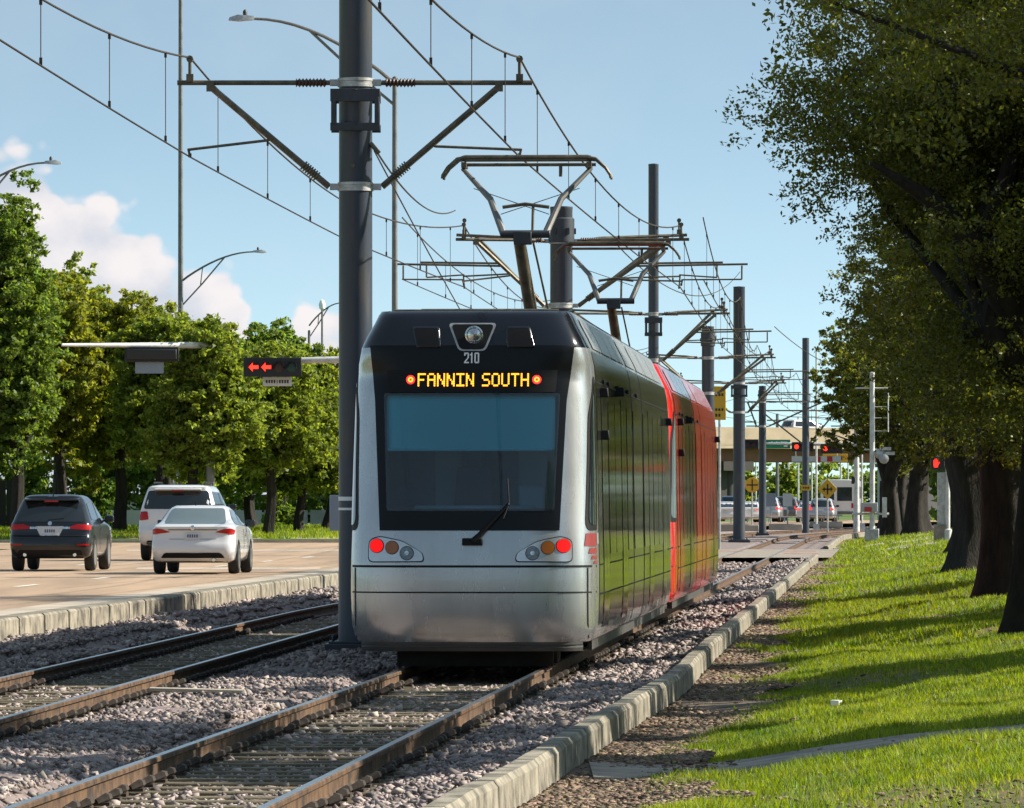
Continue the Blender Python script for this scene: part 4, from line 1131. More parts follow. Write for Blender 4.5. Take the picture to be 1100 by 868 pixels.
def make_car(spec, loc, rz, paint, label, cat, style, glass='car_glass', lit=False, far=False, group=None, name='parked_car', s=1.0, plate='white'):
    root = empty(name, loc, rz, label, cat, group); root.scale = (s, s, s)
    lv = spec['lv']; zz = [l[0] for l in lv]; rows = []
    zs = []
    for a, b in zip(lv[:-1], lv[1:]):
        k = max(1, int((b[0] - a[0]) / 0.06)); zs += [a[0] + (b[0] - a[0]) * t / k for t in range(k)]
    zs.append(lv[-1][0])
    for z in zs:
        w, yr, yf = (float(np.interp(z, zz, [l[i] for l in lv])) for i in (1, 2, 3))
        r = car_outline(spec, z, w, yr, yf); rows.append(r + [r[0]])
    mb = MB(); mb.grid(rows); n = len(rows[0]); mb.add(rows[0][:-1], [tuple(range(n - 2, -1, -1))]); mb.add(rows[-1][:-1], [tuple(range(n - 1))])
    body = mb.build('body', M[paint], root, angle=50)
    bv = bvh_of(body); H = spec['H']; W = spec['W'] / 2
    R = proj(bv, '+y', 0.008); R2 = proj(bv, '+y', 0.014); R3 = proj(bv, '+y', 0.020)
    st = 0.12 if not far else 0.3
    # glazing
    if style == 'sedan': rw = [(-.66, 1.06), (.66, 1.06), (.555, 1.385), (-.555, 1.385)]
    elif style == 'big': rw = [(-.88, 1.33), (.88, 1.33), (.77, 1.80), (-.77, 1.80)]
    else: rw = [(-.74, 1.08), (.74, 1.08), (.615, 1.53), (-.615, 1.53)]
    patch(R, rpoly(rw, .07), st, 'rear_window', M[glass], root)
    if style == 'sedan': sw = [(1.1, 1.04), (3.1, 1.0), (2.5, 1.34), (1.45, 1.36), (1.02, 1.18)]
    elif style == 'big': sw = [(0.5, 1.34), (3.6, 1.32), (3.0, 1.74), (0.62, 1.78)]
    else: sw = [(0.7, 1.13), (3.05, 1.08), (2.4, 1.48), (0.85, 1.50)]
    for ax in ('-x', '+x'):
        f = proj(bv, ax, 0.008)
        patch(f, rpoly(sw, .08), st, 'side_window', M[glass], root)
        if not far:
            ymid = (sw[0][0] + sw[1][0]) / 2 + .1
            g_ = proj(bv, ax, 0.012)
            patch(g_, [(ymid - .04, .45), (ymid - .01, .45), (ymid + .02, H - .18), (ymid - .06, H - .18)], .15, 'door_pillar', M['black_matte'], root)
            patch(g_, rpoly([(ymid + .15, 0.92 * H / 1.68), (ymid + .38, 0.92 * H / 1.68), (ymid + .38, 0.95 * H / 1.68), (ymid + .15, .95 * H / 1.68)], .01), .1, 'door_handle', M['chrome'], root)
    z0, z1 = rw[0][1], rw[2][1]
    patch(proj(bv, '-y', 0.008), rpoly([(-rw[1][0], z0 + .02), (rw[1][0], z0 + .02), (rw[2][0], z1), (-rw[2][0], z1)], .06), st, 'windscreen', M[glass], root)
    # lamps
    tm_ = M['tail_lit'] if lit else M['tail_red']
    for s_ in (-1, 1):
        if style == 'sedan': q = [(.47, .885), (.86, .83), (.87, .93), (.80, .965), (.66, .95)]
        elif style == 'big': q = [(.74, 1.06), (.985, 1.03), (.985, 1.26), (.77, 1.27)]
        else: q = [(.40, .93), (.885, .90), (.88, 1.02), (.60, 1.03), (.42, .97)] if not far else [(.62, .88), (.885, .86), (.86, 1.3), (.75, 1.3)]
        q = rpoly([(s_ * a, b) for a, b in q], .03)
        if s_ < 0: q = q[::-1]
        tl = patch(R2, q, .06 if not far else .2, 'tail_lamp', tm_, root)
        if not far and style != 'big':
            zz_ = .62 if style == 'suv' else .0
            if zz_: patch(R2, rpoly([(s_ * .60, .565), (s_ * .86, .565), (s_ * .86, .60), (s_ * .60, .60)][::s_], .015), .1, 'reflector', M['tail_red'], root)
            if style == 'suv': patch(R3, rpoly([(s_ * .28, .925), (s_ * .44, .925), (s_ * .44, .975), (s_ * .28, .975)][::s_], .01), .1, 'reverse_lamp', M['lamp_lens'], root)
    # plate and trim
    if style == 'sedan': pz, pw, ph = .80, .16, .075
    elif style == 'big': pz, pw, ph = 1.0, .16, .08
    else: pz, pw, ph = .88, .20, .09
    if style == 'suv' and not far: patch(R2, rpoly([(-.31, .985), (-.21, .77), (.21, .77), (.31, .985)], .02), .1, 'plate_surround', M['plate'], root)
    pl = patch(R3, rpoly([(-pw, pz - ph), (pw, pz - ph), (pw, pz + ph), (-pw, pz + ph)], .01), .1, 'number_plate', M['plate'], root)
    if not far:
        mb = MB(); f = proj(bv, '+y', .026)
        for k in range(5):
            x = -.11 + .048 * k; pts = [f(x, pz - .03), f(x + .03, pz - .03), f(x + .03, pz + .035), f(x, pz + .035)]
            if None not in pts: mb.add(pts, [(0, 1, 2, 3)])
        mb.build('plate_characters', M['plate_ink'], pl, smooth=False)
    if not far:
        ez = {'sedan': .975, 'big': 1.22, 'suv': 1.045}[style]
        patch(R3, circ((0, ez), .045, 14), .1, 'emblem', M['chrome'], root)
        bz = {'sedan': [(-.74, .25), (.74, .25), (.60, .45), (-.60, .45)], 'big': [(-.8, .42), (.8, .42), (.78, .52), (-.78, .52)], 'suv': [(-.74, .285), (.74, .285), (.70, .46), (-.70, .46)]}[style]
        patch(R2, rpoly(bz, .05), .12, 'lower_bumper', M['black_matte'], root)
        if style == 'suv':
            patch(R2, [(-.895, .765), (.895, .765), (.895, .785), (-.895, .785)], .1, 'bumper_seam', M['black_matte'], root)
        if style == 'sedan':
            patch(R2, rpoly([(-.52, .925), (.52, .925), (.52, .945), (-.52, .945)], .008), .1, 'trunk_trim', M['car_grey'], root)
            mb = MB(); mb.grid([[R(x, z) + Vector((0, 0, 0)) for x in np.linspace(-.5, .5, 9)] for z in (.735, .742)]); mb.build('trunk_seam', M['black_matte'], root)
            mb = MB(); mb.tube([(.45, .03, .30), (.45, .25, .30)], .035, 10); mb.build('exhaust_pipe', M['chrome'], root)
        if style != 'sedan':
            mb = MB(); zt = H - .06; yb = .36 if style == 'suv' else .16
            mb.add([(-.6, yb, zt - .04), (.6, yb, zt - .04), (.6, yb + .35, zt), (-.6, yb + .35, zt), (-.6, yb, zt - .07), (.6, yb, zt - .07), (.6, yb + .3, zt - .12), (-.6, yb + .3, zt - .12)], [(0, 1, 2, 3), (0, 1, 5, 4), (1, 2, 6, 5), (3, 0, 4, 7), (4, 5, 6, 7)])
            mb.build('spoiler', M[paint], root, bevel=.01)
            mb = MB(); mb.box((0, yb + .015, zt - .085), (.30, .03, .035)); mb.build('brake_lamp', M['tail_red'], root)
            mb = MB(); mb.tube([R(-.05, z0 + .04), R(.30, z0 + .07)], .012, 5); mb.build('wiper', M['black_matte'], root)
        if style == 'big':
            for s_ in (-1, 1):
                mb = MB(); mb.tube([(s_ * .66, .6, 1.97), (s_ * .66, .7, 2.01), (s_ * .66, 2.6, 2.01), (s_ * .66, 2.7, 1.95)], .022, 6); mb.build('roof_rack', M['black_matte'], root)
        if style == 'suv':
            for s_ in (-1, 1):
                mb = MB(); mb.tube([(s_ * .55, .06, .36), (s_ * .55, .25, .36)], .04, 10); mb.build('exhaust_pipe', M['chrome'], root)
        mb = MB(); mb.tube([(0.0, .75, H - .01), (0.0, .60, H + .06)], .012, 6); mb.build('aerial', M['black_matte'], root)
    # mirrors
    ym = sw[1][0] - .15; zm = sw[1][1] + .06
    for s_ in (-1, 1):
        wz = float(np.interp(zm, zz, [l[1] for l in lv]))
        mb = MB(); mb.box((s_ * (wz + .15), ym, zm), (.20, .12, .15)); mb.box((s_ * (wz + .02), ym + .02, zm - .04), (.16, .06, .05)); mb.build('mirror', M['car_black'] if style != 'far' else M[paint], root, bevel=.04 if not far else 0)
    # wheels
    rw_ = spec['wheel']
    for ya in spec['axle']:
        for s_ in (-1, 1):
            xo = s_ * (W + 0.005)
            pr = [(rw_ * .62, 0.0), (rw_ * .9, .006), (rw_ * .98, -.03), (rw_, -.07), (rw_, -.17), (rw_ * .96, -.21), (rw_ * .6, -.22)]
            mb = MB(); mb.lathe([(r, s_ * h) for r, h in pr], (xo, ya, rw_), 'x', 24 if not far else 12); wh = mb.build('wheel', M['rubber'], root)
            mb = MB(); mb.lathe([(r, s_ * h) for r, h in [(.03, -.02), (.05, -.015), (rw_ * .5, -.03), (rw_ * .6, -.008), (rw_ * .66, .004)]], (xo, ya, rw_), 'x', 20 if not far else 10); mb.build('rim', M['rim'], wh)
            if not far:
                f = proj(bv, '-x' if s_ > 0 else '+x', .004)
                patch(f, circ((ya, rw_ + .02), rw_ + .06, 24), .08, 'wheel_arch', M['black_matte'], root)
    return root

RH = -math.atan(0.055)
make_car(SUV, (PX(53, 147), 147, ROADZ + .006), RH, 'car_black', 'black compact SUV with pale plate and red tail lamps on the tan road, leftmost vehicle', 'car', 'suv', name='car')
make_car(SED, (PX(206.5, 141), 141, ROADZ + .006), RH, 'car_white', 'white saloon with dark rear window and pointed red tail lamps, right of the black SUV', 'car', 'sedan', glass='car_glass_grey', name='car')
make_car(BIG, (PX(190, 172), 172, ROADZ + .006), RH, 'car_white', 'tall white SUV with roof rails, half hidden by the white saloon', 'car', 'big', name='car')
FARG = 'cars queueing under the overpass'
def far_car(spec, px, D, paint, label, style, lit=True, z=ROADZ + .006, s=1.0, rz=-0.1, cat='car', grp=FARG):
    return make_car(spec, (PX(px, D), D, z), rz, paint, label, cat, style, lit=lit, far=True, group=grp, name='car', s=s)
far_car(SED, 779, 452, 'car_white', 'white car in the far queue, cut off by the red tram edge', 'sedan')
far_car(BIG, 786, 490, 'car_blue', 'dark blue SUV in the far queue left of the tall thick pole', 'big', s=.95)
far_car(SED, 803, 455, 'car_white', 'white saloon in the far queue just right of the tall thick pole', 'sedan')
far_car(SUV, 823, 467, 'car_silver', 'silver SUV in the far queue behind the short thin pole', 'suv', s=1.05)
far_car(SUV, 843, 478, 'car_grey', 'dark grey SUV in the far queue beside the small red car', 'suv', s=1.08)
far_car(SED, 853.5, 500, 'car_red', 'small red car in the far queue', 'sedan', s=1.05)
far_car(SED, 868, 470, 'car_white', 'white saloon in the far queue left of the pole with yellow plaque', 'sedan', s=1.0)
far_car(SUV, 882, 462, 'car_silver', 'pale silver SUV in the far queue in front of the white shuttle bus', 'suv', s=1.0)
# shuttle bus
def bus():
    D = 500; root = empty('shuttle_bus', (PX(900, D), D, ROADZ + .006), -0.13, 'white shuttle bus with dark rear window, waiting at the far crossing', 'bus')
    mb = MB(); W = 1.15
    prof = [(-W, .55), (W, .55), (W, 2.45), (W * .93, 2.75), (W * .7, 2.86), (-W * .7, 2.86), (-W * .93, 2.75), (-W, 2.45)]
    mb.prism(prof, 0, 6.6); mb.prism([(-.95, .5), (.95, .5), (.95, 1.3), (.8, 2.1), (-.8, 2.1), (-.95, 1.3)], 6.6, 8.0)
    mb.build('body', M['car_white'], root, bevel=.06)
    mb = MB(); mb.box((0, .04, .55), (2.2, .25, .22)); mb.build('bumper', M['car_grey'], root, bevel=.03)
    mb = MB(); mb.box((.45, -.005, 1.85), (1.0, .03, 0.95)); mb.build('rear_window', M['car_glass'], root, bevel=.01)
    mb = MB(); mb.box((-.6, -.005, 1.85), (.7, .03, .85)); mb.build('rear_window', M['car_glass'], root, bevel=.01)
    for k in range(4):
        for s in (-1, 1):
            mb = MB(); mb.box((s * (W + .002), 1.0 + 1.45 * k, 1.95), (.03, 1.1, .8)); mb.build('side_window', M['car_glass'], root)
    for s in (-1, 1):
        mb = MB(); mb.box((s * .98, -.01, 1.05), (.16, .04, .34)); mb.build('tail_lamp', M['tail_red'], root)
        for y in (1.6, 6.6):
            mb = MB(); mb.lathe([(.2, s * .0), (.42, 0), (.43, -s * .05), (.43, -s * .25), (.2, -s * .26)], (s * W * .98, y, .43), 'x', 16); mb.build('wheel', M['rubber'], root)
    mb = MB(); mb.box((0, -.01, 1.0), (.34, .03, .18)); mb.build('number_plate', M['plate'], root); root.scale = (1.12, 1.12, 1.08)
bus()

# ================================================================== TREES
def leaf_cloud(name, cen, rad, per, ll, lw, m, parent, origin, rng, flat=0.75, up=0.6):
    """leaf-sized faces gathered in clumps"""
    n = len(cen)
    cnt = np.maximum(20, (per * (rad / np.mean(rad)) ** 2).astype(int))
    idx = np.repeat(np.arange(n), cnt); N = len(idx)
    # twigs inside each clump, leaves round each twig
    T = max(6, per // 26)
    td = rng.normal(size=(n, T, 3)); td /= np.linalg.norm(td, axis=2)[:, :, None]
    td *= (rng.uniform(0, 1, (n, T)) ** 0.5)[:, :, None] * rad[:, None, None]; td[:, :, 2] *= flat
    ti = rng.integers(0, T, N)
    p = cen[idx] + td[idx, ti] + rng.normal(0, 0.085, (N, 3)) * rad[idx][:, None] * np.array([1.5, 1.5, .9])[None]
    nrm = rng.normal(size=(N, 3)); nrm[:, 2] += up; nrm /= np.linalg.norm(nrm, axis=1)[:, None]
    a = np.cross(nrm, rng.normal(size=(N, 3))); a /= np.linalg.norm(a, axis=1)[:, None]; b = np.cross(nrm, a)
    L = ll * rng.uniform(.6, 1.35, N); Wd = lw * rng.uniform(.6, 1.35, N)
    v = np.stack([p - a * L[:, None] * .5, p - b * Wd[:, None] * .5 + a * .05 * L[:, None] + nrm * Wd[:, None] * .18, p + a * L[:, None] * .5, p + b * Wd[:, None] * .5 + a * .05 * L[:, None] + nrm * Wd[:, None] * .18], 1)
    v -= np.array(origin)[None, None, :]
    v = v.reshape(-1, 3)
    return big_mesh(name, v, 4, np.arange(len(v)), m, parent)

def crown_clumps(blobs, n, rng, shell=0.55, rmin=.45, rmax=.95):
    """clump centres through ellipsoids (c, r)"""
    vol = np.array([r[0] * r[1] * r[2] for c, r in blobs]); pr = vol / vol.sum()
    C_, R_ = [], []
    for (c, r), k in zip(blobs, (pr * n).astype(int) + 1):
        d = rng.normal(size=(k, 3)); d /= np.linalg.norm(d, axis=1)[:, None]
        lump = 1 + 0.16 * np.sin(d[:, 0] * 5 + c[0]) + 0.14 * np.sin(d[:, 2] * 6 + d[:, 1] * 4 + c[1])
        t = (shell + (1 - shell) * rng.uniform(0, 1, k)) * np.where(rng.uniform(0, 1, k) < 0.2, rng.uniform(.3, .9, k), 1) * lump
        C_.append(np.array(c) + d * np.array(r) * t[:, None]); R_.append(rng.uniform(rmin, rmax, k))
    return np.concatenate(C_), np.concatenate(R_)

def tree(name, base, r0, fork_h, blobs, nclump, per, ll, lw, leaf, label, cat, group, seed, rmin=.42, rmax=.85, nlimb=48, lean=(0, 0), keep=None, flare=.6):
    rng = np.random.default_rng(seed); rnd = random.Random(seed)
    root = empty(name, base, 0, label, cat, group); B = Vector(base)
    cen, rad = crown_clumps(blobs, nclump, rng, rmin=rmin, rmax=rmax)
    if keep is not None:
        ok = keep(cen); cen, rad = cen[ok], rad[ok]
    mb = MB()
    fk = Vector((lean[0], lean[1], fork_h)); pts = []; rr = []
    for k in range(9):
        t = k / 8
        pts.append(Vector((lean[0] * t + .06 * math.sin(t * 5 + seed), lean[1] * t + .06 * math.cos(t * 4 + seed), -0.15 + (fork_h + .15) * t)))
        rr.append(r0 * (1.0 + flare * (1 - t) ** 5 - .22 * t))
    # a bole with ridges and root flare
    n = 22; rows = []
    for p, r in zip(pts, rr):
        fl = (r / r0 - .8)
        rows.append([(p.x + math.cos(a) * r * (1 + .10 * math.sin(5 * a + seed) * (1 + fl) + .05 * math.sin(9 * a)), p.y + math.sin(a) * r * (1 + .10 * math.sin(5 * a + seed) * (1 + fl)), p.z) for a in [2 * PI * j / n for j in range(n + 1)]])
    mb.grid(rows)
    main = []
    for k in range(5):                                   # big limbs
        j = rnd.randrange(len(cen)); tgt = Vector(cen[j]) - B; tgt.z = max(tgt.z * .9, fork_h + .8)
        a = pts[-1] - Vector((0, 0, 0.15)); mid = a.lerp(tgt, .5) + Vector((rnd.uniform(-.4, .4), rnd.uniform(-.4, .4), rnd.uniform(.1, .6)))
        mb.tube([a, a.lerp(mid, .5) + Vector((0, 0, .15)), mid, mid.lerp(tgt, .5) + Vector((rnd.uniform(-.2, .2), 0, .1)), tgt], [r0 * .62, r0 * .5, r0 * .36, r0 * .22, .03], 10)
        main.append(mid)
    for k in range(nlimb):
        j = rnd.randrange(len(cen)); tgt = Vector(cen[j]) - B; a = rnd.choice(main); m_ = a.lerp(tgt, .5) + Vector((rnd.uniform(-.3, .3), rnd.uniform(-.3, .3), rnd.uniform(-.1, .3)))
        mb.tube([a, m_, tgt], [r0 * .22, r0 * .12, .015], 6)
    mb.build('trunk', M['bark'], root, angle=60)
    leaf_cloud('crown', cen, rad, per, ll, lw, M[leaf], root, base, rng)
    return root

# --- row of oaks along the lawn, right
OG = 'oaks along the right lawn'
def oak(D, off, r0, fork, blobs, n, per, ll, lw, label, seed, **k):
    x = cx(D) + off; b = (x, D, lz(x, D) - .03)
    bl = [((x + c[0], D + c[1], c[2]), r) for c, r in blobs]
    return tree('oak_tree', b, r0, fork, bl, n, per, ll, lw, 'leaf_oak', label, 'tree', OG, seed, **k)
oak(56, 8.3, .42, 2.7, [((-0.3, 0, 6.9), (3.9, 4.4, 2.7)), ((-1.6, -1, 5.7), (2.1, 2.8, 1.1))], 420, 380, .062, .034, 'nearest oak, its dark crown filling the upper right corner with no trunk in view', 21)
oak(79.5, 6.55, .47, 2.6, [((0.5, .5, 7.6), (3.1, 4.6, 3.4)), ((-1.75, 0, 6.2), (1.8, 2.4, 1.0)), ((-1.2, .5, 7.35), (1.5, 2.0, .5)), ((0.6, 0, 4.9), (2.3, 3.5, 1.1)), ((-0.4, 1, 4.1), (1.1, 1.8, .6)), ((-.9, .5, 3.5), (.95, 1.8, .75)), ((.7, -.5, 3.2), (1.1, 1.8, .8)), ((-.3, -1.2, 2.95), (1.1, 1.2, .6))], 960, 390, .062, .035, 'big dark oak whose trunk is cut by the right photo edge', 22, lean=(-.15, 0))
oak(108, 6.75, .50, 2.9, [((0.5, .5, 8.2), (3.5, 4.8, 3.4)), ((-0.4, 0, 5.6), (1.9, 3.0, 1.2)), ((0.3, 0, 4.1), (2.1, 3.4, 1.2)), ((-.5, -1.5, 3.0), (1.5, 1.6, .7)), ((.8, -1.5, 2.8), (1.2, 1.6, .7))], 660, 330, .075, .042, 'oak with thick dark trunk, second from the right photo edge', 23, lean=(-.5, 0))
oak(146, 6.6, .52, 2.6, [((0.3, 0, 7.6), (3.2, 5.0, 3.2)), ((-0.5, 0, 5.3), (2.2, 3.4, 1.0)), ((0.6, 0, 4.4), (2.2, 3.4, .9)), ((.9, -1.8, 3.2), (1.4, 1.6, .7)), ((-1.0, 0, 6.0), (2.3, 3.0, 1.0))], 480, 270, .095, .052, 'oak with wide dark trunk just right of the pedestrian signal', 24, lean=(-.4, 0))
oak(190, 6.9, .5, 2.6, [((0.2, 0, 7.4), (3.4, 5.0, 3.0)), ((-0.2, 0, 5.2), (2.0, 3.8, 1.0)), ((-.9, 0, 6.3), (2.6, 3, 1.2))], 380, 220, .12, .065, 'oak with its trunk hidden behind the pedestrian signal and its neighbours', 25)
oak(325, 4.6, .5, 2.8, [((-.4, 0, 7.0), (2.9, 4.0, 3.4)), ((0.6, 0, 5.0), (2.2, 3.0, 1.6))], 260, 150, .2, .10, 'slim oak right behind the white crossing mast', 226, lean=(.1, 0))
oak(345, 4.9, .5, 3.0, [((.2, 0, 7.2), (3.0, 5.0, 3.4))], 230, 140, .22, .11, 'farther oak with short dark trunk right of the crossing lamps', 27)
oak(312, 6.0, .55, 3.0, [((0.3, 0, 7.0), (3.4, 5.0, 3.4)), ((0, 0, 4.4), (2.4, 3, 1.2))], 260, 140, .22, .11, 'oak with dark far trunk seen left of the pedestrian signal', 28)
oak(350, 8, .5, 3.2, [((0, 0, 6.8), (5, 5.0, 3.6))], 260, 130, .25, .13, 'farthest oak of the right row, a thin dark trunk before the pale background', 29)
# second row just right of the frame: its shade makes the bands on the lawn
for k, (D, off, r, lab) in enumerate(((50.5, 13.2, 2.2, 'oak right of the photo edge, shading the near lawn'), (68, 13.6, 6.4, 'oak right of the photo edge, shading the lawn before the first trunk'), (93, 14.0, 7.0, 'oak right of the photo edge, shading the lawn between the trunks'), (126, 13.6, 6, 'oak right of the photo edge, shading the farther lawn'))):
    oak(D, off, .45, 2.6, [((0, 0, 6.6), (4.6, r, 3.4)), ((0, 0, 4.3), (3.8, r * .85, 1.5))], 330, 170, .22, .12, lab, 130 + k)

# --- left wood beyond the cross street
LG = 'trees beyond the road'
def ltree(pxc, D, ytop, ybot, hw, trunk_px, r0, leaf, label, seed, n=240, per=150, extra=()):
    ppm = F / D; zt = PZ(ytop, D); zb = PZ(ybot, D); x = PX(pxc, D); w = hw / ppm
    bx = PX(trunk_px, D); base = (bx, D, 0.36 + 0.012 * (min(D, 275) - 247) - .03)
    c = (x, D, (zt + zb) / 2); hgt = (zt - zb) / 2; w = w * 1.12; per = int(per * 1.25)
    blobs = [((x, D, zb + hgt * 1.15), (w * .92, w * .85, hgt * .88)), ((x - w * .35, D, zb + hgt * .7), (w * .7, w * .7, hgt * .62)), ((x + w * .4, D, zb + hgt * .75), (w * .65, w * .7, hgt * .6)), ((x + w * .1, D, zt - hgt * .4), (w * .5, w * .5, hgt * .42))]
    for e in extra: blobs.append(((PX(e[0], D), D, PZ(e[1], D)), (e[2] / ppm, e[2] / ppm, e[3] / ppm)))
    return tree('street_tree', base, r0, max(1.2, zb + .6 - base[2]), blobs, n, per, .20 * D / 260, .115 * D / 260, leaf, label, 'tree', LG, seed, rmin=.45, rmax=1.0, nlimb=24, lean=((x - bx) * .25, 0), flare=.25)
ltree(4, 252, 212, 515, 56, 22, .26, 'leaf_left_dark', 'tallest dark green tree at the left photo edge', 41, n=420, per=170)
ltree(120, 262, 312, 515, 68, 131, .26, 'leaf_left_yellow', 'yellowish green tree with thick dark trunk, above the black SUV', 42, n=330)
ltree(165, 257, 345, 500, 40, 172, .2, 'leaf_left', 'bushy green tree filling the gap above the white SUV', 54, n=200)
ltree(292, 256, 372, 520, 42, 290, .2, 'leaf_left', 'lighter green tree just right of the white saloon', 55, n=220)
ltree(62, 259, 305, 500, 42, 66, .2, 'leaf_left_yellow', 'yellowish tree against the right flank of the tallest tree', 56, n=200)
ltree(70, 275, 290, 470, 55, 62, .28, 'leaf_left', 'mid green tree tucked between the tallest tree and the yellowish one', 43, n=230)
ltree(222, 250, 352, 520, 50, 205, .22, 'leaf_left', 'broad tree whose crown hides the end of the signal mast arm', 44, n=300)
ltree(170, 285, 342, 470, 50, 180, .3, 'leaf_left', 'tree behind the dark traffic signal back', 45, n=200)
ltree(262, 272, 362, 535, 55, 270, .24, 'leaf_left_dark', 'dense green tree under the signal with red arrows', 46, n=280)
ltree(325, 262, 385, 545, 50, 322, .2, 'leaf_left', 'tree with thin trunk and low branches left of the big pole', 47, n=280)
ltree(372, 268, 375, 545, 50, 352, .22, 'leaf_left_yellow', 'dusty olive tree partly behind the big pole', 48, n=260)
ltree(300, 300, 355, 470, 55, 300, .3, 'leaf_left_dark', 'farther tree whose crown tops the row behind the red arrows', 49, n=200)
ltree(235, 305, 360, 480, 45, 232, .3, 'leaf_left_yellow', 'farther pale tree showing between two nearer crowns', 50, n=160)
ltree(420, 290, 395, 545, 60, 425, .3, 'leaf_left', 'tree mostly hidden behind the tram and the big pole', 52, n=200)
ltree(-60, 262, 260, 520, 60, -50, .3, 'leaf_left', 'tree just beyond the left photo edge', 53, n=200)
# low pale shrub between the trunks
def shrub(px, D, ytop, hw, leaf, label, seed):
    rng = np.random.default_rng(seed); x = PX(px, D); zt = PZ(ytop, D); z0 = .45; ppm = F / D
    root = empty('shrub', (x, D, z0 - .1), 0, label, 'shrub')
    cen, rad = crown_clumps([((x, D, (zt + z0) / 2), (hw / ppm, hw / ppm, (zt - z0) / 2))], 40, rng, rmin=.25, rmax=.45)
    leaf_cloud('foliage', cen, rad, 120, .2, .1, M[leaf], root, (x, D, z0 - .1), rng)
    mb = MB()
    for k in range(5): mb.tube([(0, 0, 0), (rng.uniform(-.3, .3), rng.uniform(-.3, .3), 1.0), (rng.uniform(-.7, .7), rng.uniform(-.5, .5), 1.6)], [.04, .03, .01], 5)
    mb.build('stem', M['bark'], root)
shrub(103, 264, 508, 22, 'leaf_lime', 'bright lime green shrub behind the right side of the black SUV', 61)
shrub(300, 282, 540, 16, 'leaf_left_dark', 'low dark shrub at the foot of the far trunks', 62)
# far backdrop behind the left wood
def hedge(px0, px1, D, ytop, leaf, label, seed, n=240):
    rng = np.random.default_rng(seed); ppm = F / D
    cen = np.stack([rng.uniform(PX(px0, D), PX(px1, D), n), rng.uniform(D - 1.5, D + 1.5, n), rng.uniform(.4, PZ(ytop, D), n) * rng.uniform(.6, 1, n)], -1)
    o = leaf_cloud('wood', cen, rng.uniform(.7, 1.3, n), 90, .34, .2, M[leaf], None, (0, 0, 0), rng); o['kind'] = 'stuff'
    tag(o, label, 'trees')
hedge(-60, 480, 330, 440, 'leaf_left_dark', 'dark mass of farther trees closing the view behind the left row', 63, n=420)
# dark fence and pale wall behind
def board_fence(px0, px1, D, ytop, m, label, step=.5, name='fence'):
    root = empty(name, (PX(px0, D), D, .4), 0, label, 'fence')
    w = PX(px1, D) - PX(px0, D); h = PZ(ytop, D) - .4; mb = MB(); x = 0
    while x < w: mb.box((x, 0, h / 2), (step * .94, .05, h)); x += step
    for z in (h * .2, h * .85): mb.box((w / 2, .05, z), (w, .06, .1))
    mb.build('boards', M[m], root)
    mb = MB(); x = 0
    while x <= w: mb.box((x, .12, h / 2), (.1, .1, h + .1)); x += 2.4
    mb.build('fence_posts', M[m], root)
board_fence(-40, 20, 270, 516, 'fence_dark', 'dark board fence at the left edge behind the black SUV')
board_fence(110, 370, 292, 548, 'wall_pale', 'pale panel fence glimpsed between the far tree trunks', step=2.0)

# ================================================================== LAMPS, SIGNALS, SIGNS
def lamp_arm(mb, a, b, rise, r=.045, n=10):
    pts = []
    for k in range(n + 1):
        t = k / n; p = a.lerp(b, t); p.z = a.z + (b.z - a.z) * math.sin(t * PI / 2) ** rise; pts.append(p)
    mb.tube(pts, [r * (1 - .35 * k / n) for k in range(n + 1)], 8); return pts
def street_lamp(D, px, ytop, ylamp, pxl, yarm, ystrut, r, label, z0=ROADZ, ybase=None, m='lamp_pole'):
    x = PX(px, D); root = empty('street_lamp', (x, D, z0), 0, label, 'street lamp', 'street lamps along the road')
    zt = PZ(ytop, D) - z0
    mb = MB(); mb.lathe([(r * 1.6, -.1), (r * 1.6, .25), (r * 1.15, .3), (r, zt * .4), (r * .75, zt), (.01, zt + .03)], n=14); mb.build('pole', M[m], root)
    a = Vector((0, 0, PZ(yarm, D) - z0)); b = Vector((PX(pxl, D) - x, 0, PZ(ylamp, D) - z0))
    mb = MB(); pts = lamp_arm(mb, a, b.lerp(a, .12), .9, r=.05)
    s2 = Vector((0, 0, PZ(ystrut, D) - z0)); q = pts[int(len(pts) * .55)]
    mb.tube([s2, s2.lerp(q, .5) + Vector((0, 0, -.05)), q], .035, 6)
    mid = s2.lerp(q, .45); up = min(pts, key=lambda p: abs(p.x - mid.x)); mb.tube([mid, up], .025, 6)
    mb.build('arm', M[m], root)
    sg = 1 if b.x > 0 else -1; L_ = abs(b.x - pts[-1].x) + .1
    mb = MB(); e = pts[-1]
    mb.add([(e.x - sg * .05, -.10, e.z - .03), (e.x - sg * .05, .10, e.z - .03), (e.x + sg * L_ * .6, .17, e.z - .06), (e.x + sg * L_, .11, e.z - .04), (e.x + sg * L_, -.11, e.z - .04), (e.x + sg * L_ * .6, -.17, e.z - .06),
            (e.x - sg * .05, -.08, e.z + .06), (e.x - sg * .05, .08, e.z + .06), (e.x + sg * L_ * .6, .12, e.z + .09), (e.x + sg * L_ * .95, .07, e.z + .03), (e.x + sg * L_ * .95, -.07, e.z + .03), (e.x + sg * L_ * .6, -.12, e.z + .09)],
           [(0, 1, 2, 3, 4, 5), (6, 7, 8, 9, 10, 11)] + [(i, (i + 1) % 6, (i + 1) % 6 + 6, i + 6) for i in range(6)])
    hd = mb.build('lamp_head', M['galv'], root)
    mb = MB(); mb.lathe([(.05, 0), (.055, .1), (.03, .14), (.01, .15)], (e.x + sg * L_ * .3, 0, e.z + .07), 'z', 10); mb.build('photocell', M['skirt'], hd)
    return root
street_lamp(160, 424, 83, 10.5, 250, 90, 113, .075, 'tall grey street lamp beside the big pole, its arm reaching left near the top edge')
